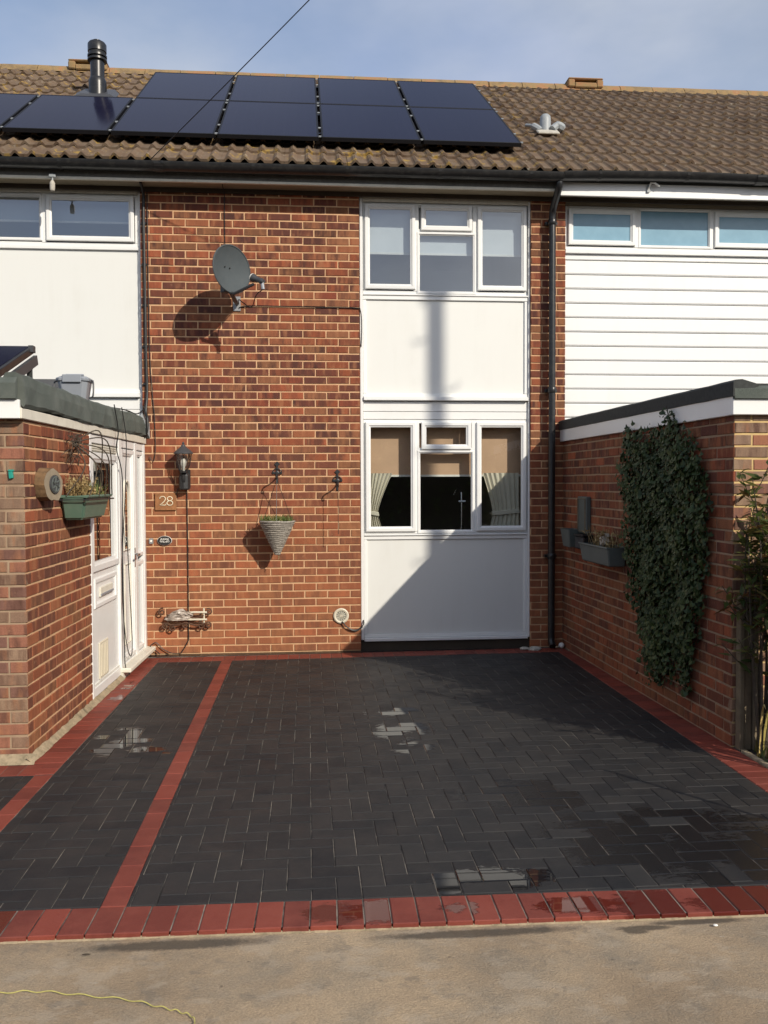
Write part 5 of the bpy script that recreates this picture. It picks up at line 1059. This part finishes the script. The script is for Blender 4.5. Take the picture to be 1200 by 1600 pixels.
# ------------------------------------------------------------------ shrubs, fence and blades at the right edge
def leafmesh(nm_, mat, L_=.085, W_=.024):
    out = []
    for k in range(5):
        m_ = MB(); c_ = R.uniform(.05, .35); vs = []
        for q in range(5):
            v = q/4; w_ = W_*math.sin(math.pi*min(1, v*.92+.06))*.5; y = L_*v; z_ = -c_*L_*v*v; vs += [(-w_, y, z_+.15*w_), (0, y, z_-.1*w_), (w_, y, z_+.15*w_)]
        m_.add(vs, [(q*3+i, q*3+i+1, q*3+4+i, q*3+3+i) for q in range(4) for i in (0, 1)]); out.append(m_.mesh(nm_, M[mat], recalc=False))
    return out
LM = leafmesh('leaf', 'shrub', .07, .024); LM2 = leafmesh('leaf', 'shrub', .07, .02)
def shrub(label, base, stems, hgt, spread, nleaf, cat='shrub', joined=0, lm=None):
    base = Vector(base); t = thing('shrub', label, cat, base, 'shrubs beside the right porch'); tips = []; sm = MB()
    for k in range(stems):
        a = 2*math.pi*k/stems+R.uniform(-.4, .4); h = hgt*R.uniform(.7, 1.0); d = Vector((math.cos(a), math.sin(a)*.8, 0))*spread*R.uniform(.4, 1); pts = curve([base+d*.1, base+d*.45+Vector((R.uniform(-.05, .05), 0, h*.4)), base+d*.8+Vector((0, 0, h*.75)), base+d+Vector((R.uniform(-.06, .06), 0, h))], 5); sm.tube(pts, [lerp(.011, .003, i/(len(pts)-1)) for i in range(len(pts))], 5)
        tips.append(pts)
        for q in range(5):
            j = R.randrange(5, len(pts)-1); e = pts[j]+Vector((R.uniform(-.16, .16), R.uniform(-.16, .16), R.uniform(.05, .22))); sp_ = curve([pts[j], pts[j].lerp(e, .5)+Vector((0, 0, -.02)), e], 3); sm.tube(sp_, .003, 4); tips.append(sp_)
    sm.build('stem', M['vine'], t); jm = MB()
    for k in range(nleaf+joined):
        pts = R.choice(tips); j = R.randrange(len(pts)//3, len(pts)); p = pts[j]+Vector((R.uniform(-.01, .01), R.uniform(-.01, .01), R.uniform(-.01, .01))); sc = R.uniform(.7, 1.25); rot = (R.uniform(-.5, .9), R.uniform(-.6, .6), R.uniform(0, 6.28)); r_ = R.uniform(.02, .98)
        if k < nleaf: place('leaf', R.choice(lm or LM), t, p, rot, (sc, sc, sc), r_)
        else:
            from mathutils import Euler
            q = Matrix.Translation(p) @ Euler(rot).to_matrix().to_4x4(); w_, l_ = .013*sc*1.3, .095*sc*1.2; jm.add([q @ Vector(v) for v in ((0, 0, 0), (w_, l_*.4, -.004), (0, l_, -.02), (-w_, l_*.4, -.004))], [(0,1,2,3)], r_)
    if joined: o = jm.build('foliage', M['shrub'], t, recalc=False); o['kind'] = 'stuff'
    return t
shrub('leafy evergreen shrub standing in front of the sunlit brick end of the right porch', (2.235, -3.57, .0), 11, 1.70, .15, 290, joined=420)
shrub('bushier shrub in the soil bed nearer the road, right of the driveway', (2.50, -4.25, .0), 12, 1.72, .36, 0, joined=1500)
tubething('garden_cane', 'thin garden cane stuck upright in the soil bed by the driveway', 'cane', [(2.31, -5.40, 0), (2.30, -5.40, 1.12)], .012, 'wood_grey')
t = thing('timber_fence', 'short weathered timber fence end against the corner of the right porch', 'fence', (2.2, -3.46, 0)); MB().box(2.128, 2.156, -3.49, -3.43, 0, .955).build('post', M['wood_grey'], t, bevel=.004); MB().box(2.160, 2.212, -3.475, -3.430, 0, .945).build('board', M['wood_grey'], t, bevel=.004); MB().box(2.216, 2.246, -3.490, -3.435, 0, .93).build('post', M['wood_grey'], t, bevel=.004)
t = thing('dry_blades', 'clump of pale yellow strap leaves at the foot of the fence', 'plant', (2.28, -3.56, 0)); 
for k in range(16):
    p = Vector((2.20+R.uniform(0, .2), -3.53+R.uniform(-.08, .03), .01)); h = R.uniform(.1, .32); d = Vector((R.uniform(-.6, .6), R.uniform(-.6, .2), 0)); sd = Vector((.013, .004, 0)); m_ = MB(); vs = []
    for q in range(5):
        v = q/4; c = p+d*h*v*v+Vector((0, 0, h*math.sin(v*1.9)/.95)); w_ = (1-v)**.6; vs += [c-sd*w_, c+sd*w_+Vector((0, 0, .001))]
    m_.add(vs, [(q*2, q*2+1, q*2+3, q*2+2) for q in range(4)]); o = m_.build('blade', M['blade'], t, recalc=False); o['rnd'] = R.uniform(.05, .95)
m_ = MB()
for k in range(700):
    p = Vector((R.uniform(2.18, 2.75), R.uniform(-4.6, -3.5), .0)); h = R.uniform(.03, .10); d = Vector((R.uniform(-.6, .6), R.uniform(-.6, .6), 1)); sd = Vector((R.uniform(-1, 1), R.uniform(-1, 1), 0)).normalized()*.007; m_.add([p-sd, p+sd, p+d*h], [(0,1,2)], R.uniform(.02, .98))
tag(m_.build('ground_cover', M['shrub'], recalc=False), 'low green ground cover on the soil bed beside the driveway', 'plants', kind='stuff')
# yellow cord on the concrete
pts = curve([(-1.75, -5.70, -.015), (-1.53, -5.708, -.015), (-1.40, -5.715, -.015), (-1.255, -5.75, -.015), (-1.10, -5.79, -.015), (-.994, -5.838, -.015), (-.93, -5.868, -.015), (-.885, -5.90, -.015), (-.872, -5.95, -.015), (-.88, -6.05, -.015)], 8)
pts = [p+Vector((0, .0025*math.sin(i*1.1), .003*math.sin(i*1.1+1)+.003)) for i, p in enumerate(pts)]
tag(MB().tube(pts, .0019, 6).build('cord', M['yellow_cord'], smooth=True), 'thin twisted yellow cord lying on the concrete at lower left', 'cord')
# bits of debris on the concrete
for k, (x, y, s_, lb) in enumerate(((-1.31, -5.49, .011, 'dark splinter on the concrete just below the red edging at left'), (1.01, -5.50, .012, 'white pebble beside the dark stain on the concrete'))):
    q = MB(); q.add([(x+v.x*s_*(24 if k == 0 else 16)*(1 if k else 1.2), y+v.y*s_*(5 if k == 0 else 12), -.02+.5*s_+v.z*s_*6) for v in MB().sphere((0, 0, 0), .05, 6).v], MB().sphere((0, 0, 0), .05, 6).f); tag(q.build('splinter' if k == 0 else 'pebble', M['vine' if k == 0 else 'digit']), lb, 'debris')
# hedge across the road (seen only as the dark mirror image in the glass)
t = thing('hedge', 'tall dark hedge across the road mirrored in the ground-floor window', 'hedge', (0, -19, 0)); m_ = MB()
for k in range(11000):
    c = Vector((R.uniform(-8, 10), -19+R.uniform(-.8, .8), R.uniform(.0, 4.9)-.4*R.random()**2)); a = Vector((R.gauss(0, 1), R.gauss(0, 1), R.gauss(0, 1))).normalized()*.10; b_ = a.cross(Vector((R.gauss(0, 1), R.gauss(0, 1), R.gauss(0, 1)))).normalized()*.06; m_.add([c-a, c+b_, c+a, c-b_], [(0,1,2,3)], R.uniform(.02, .98))
o = m_.build('foliage', M['hedge'], t, recalc=False); o['kind'] = 'stuff'
MB().box(-7.8, 9.8, -19.5, -18.5, 0, 4.3).build('core', M['vine'], t)
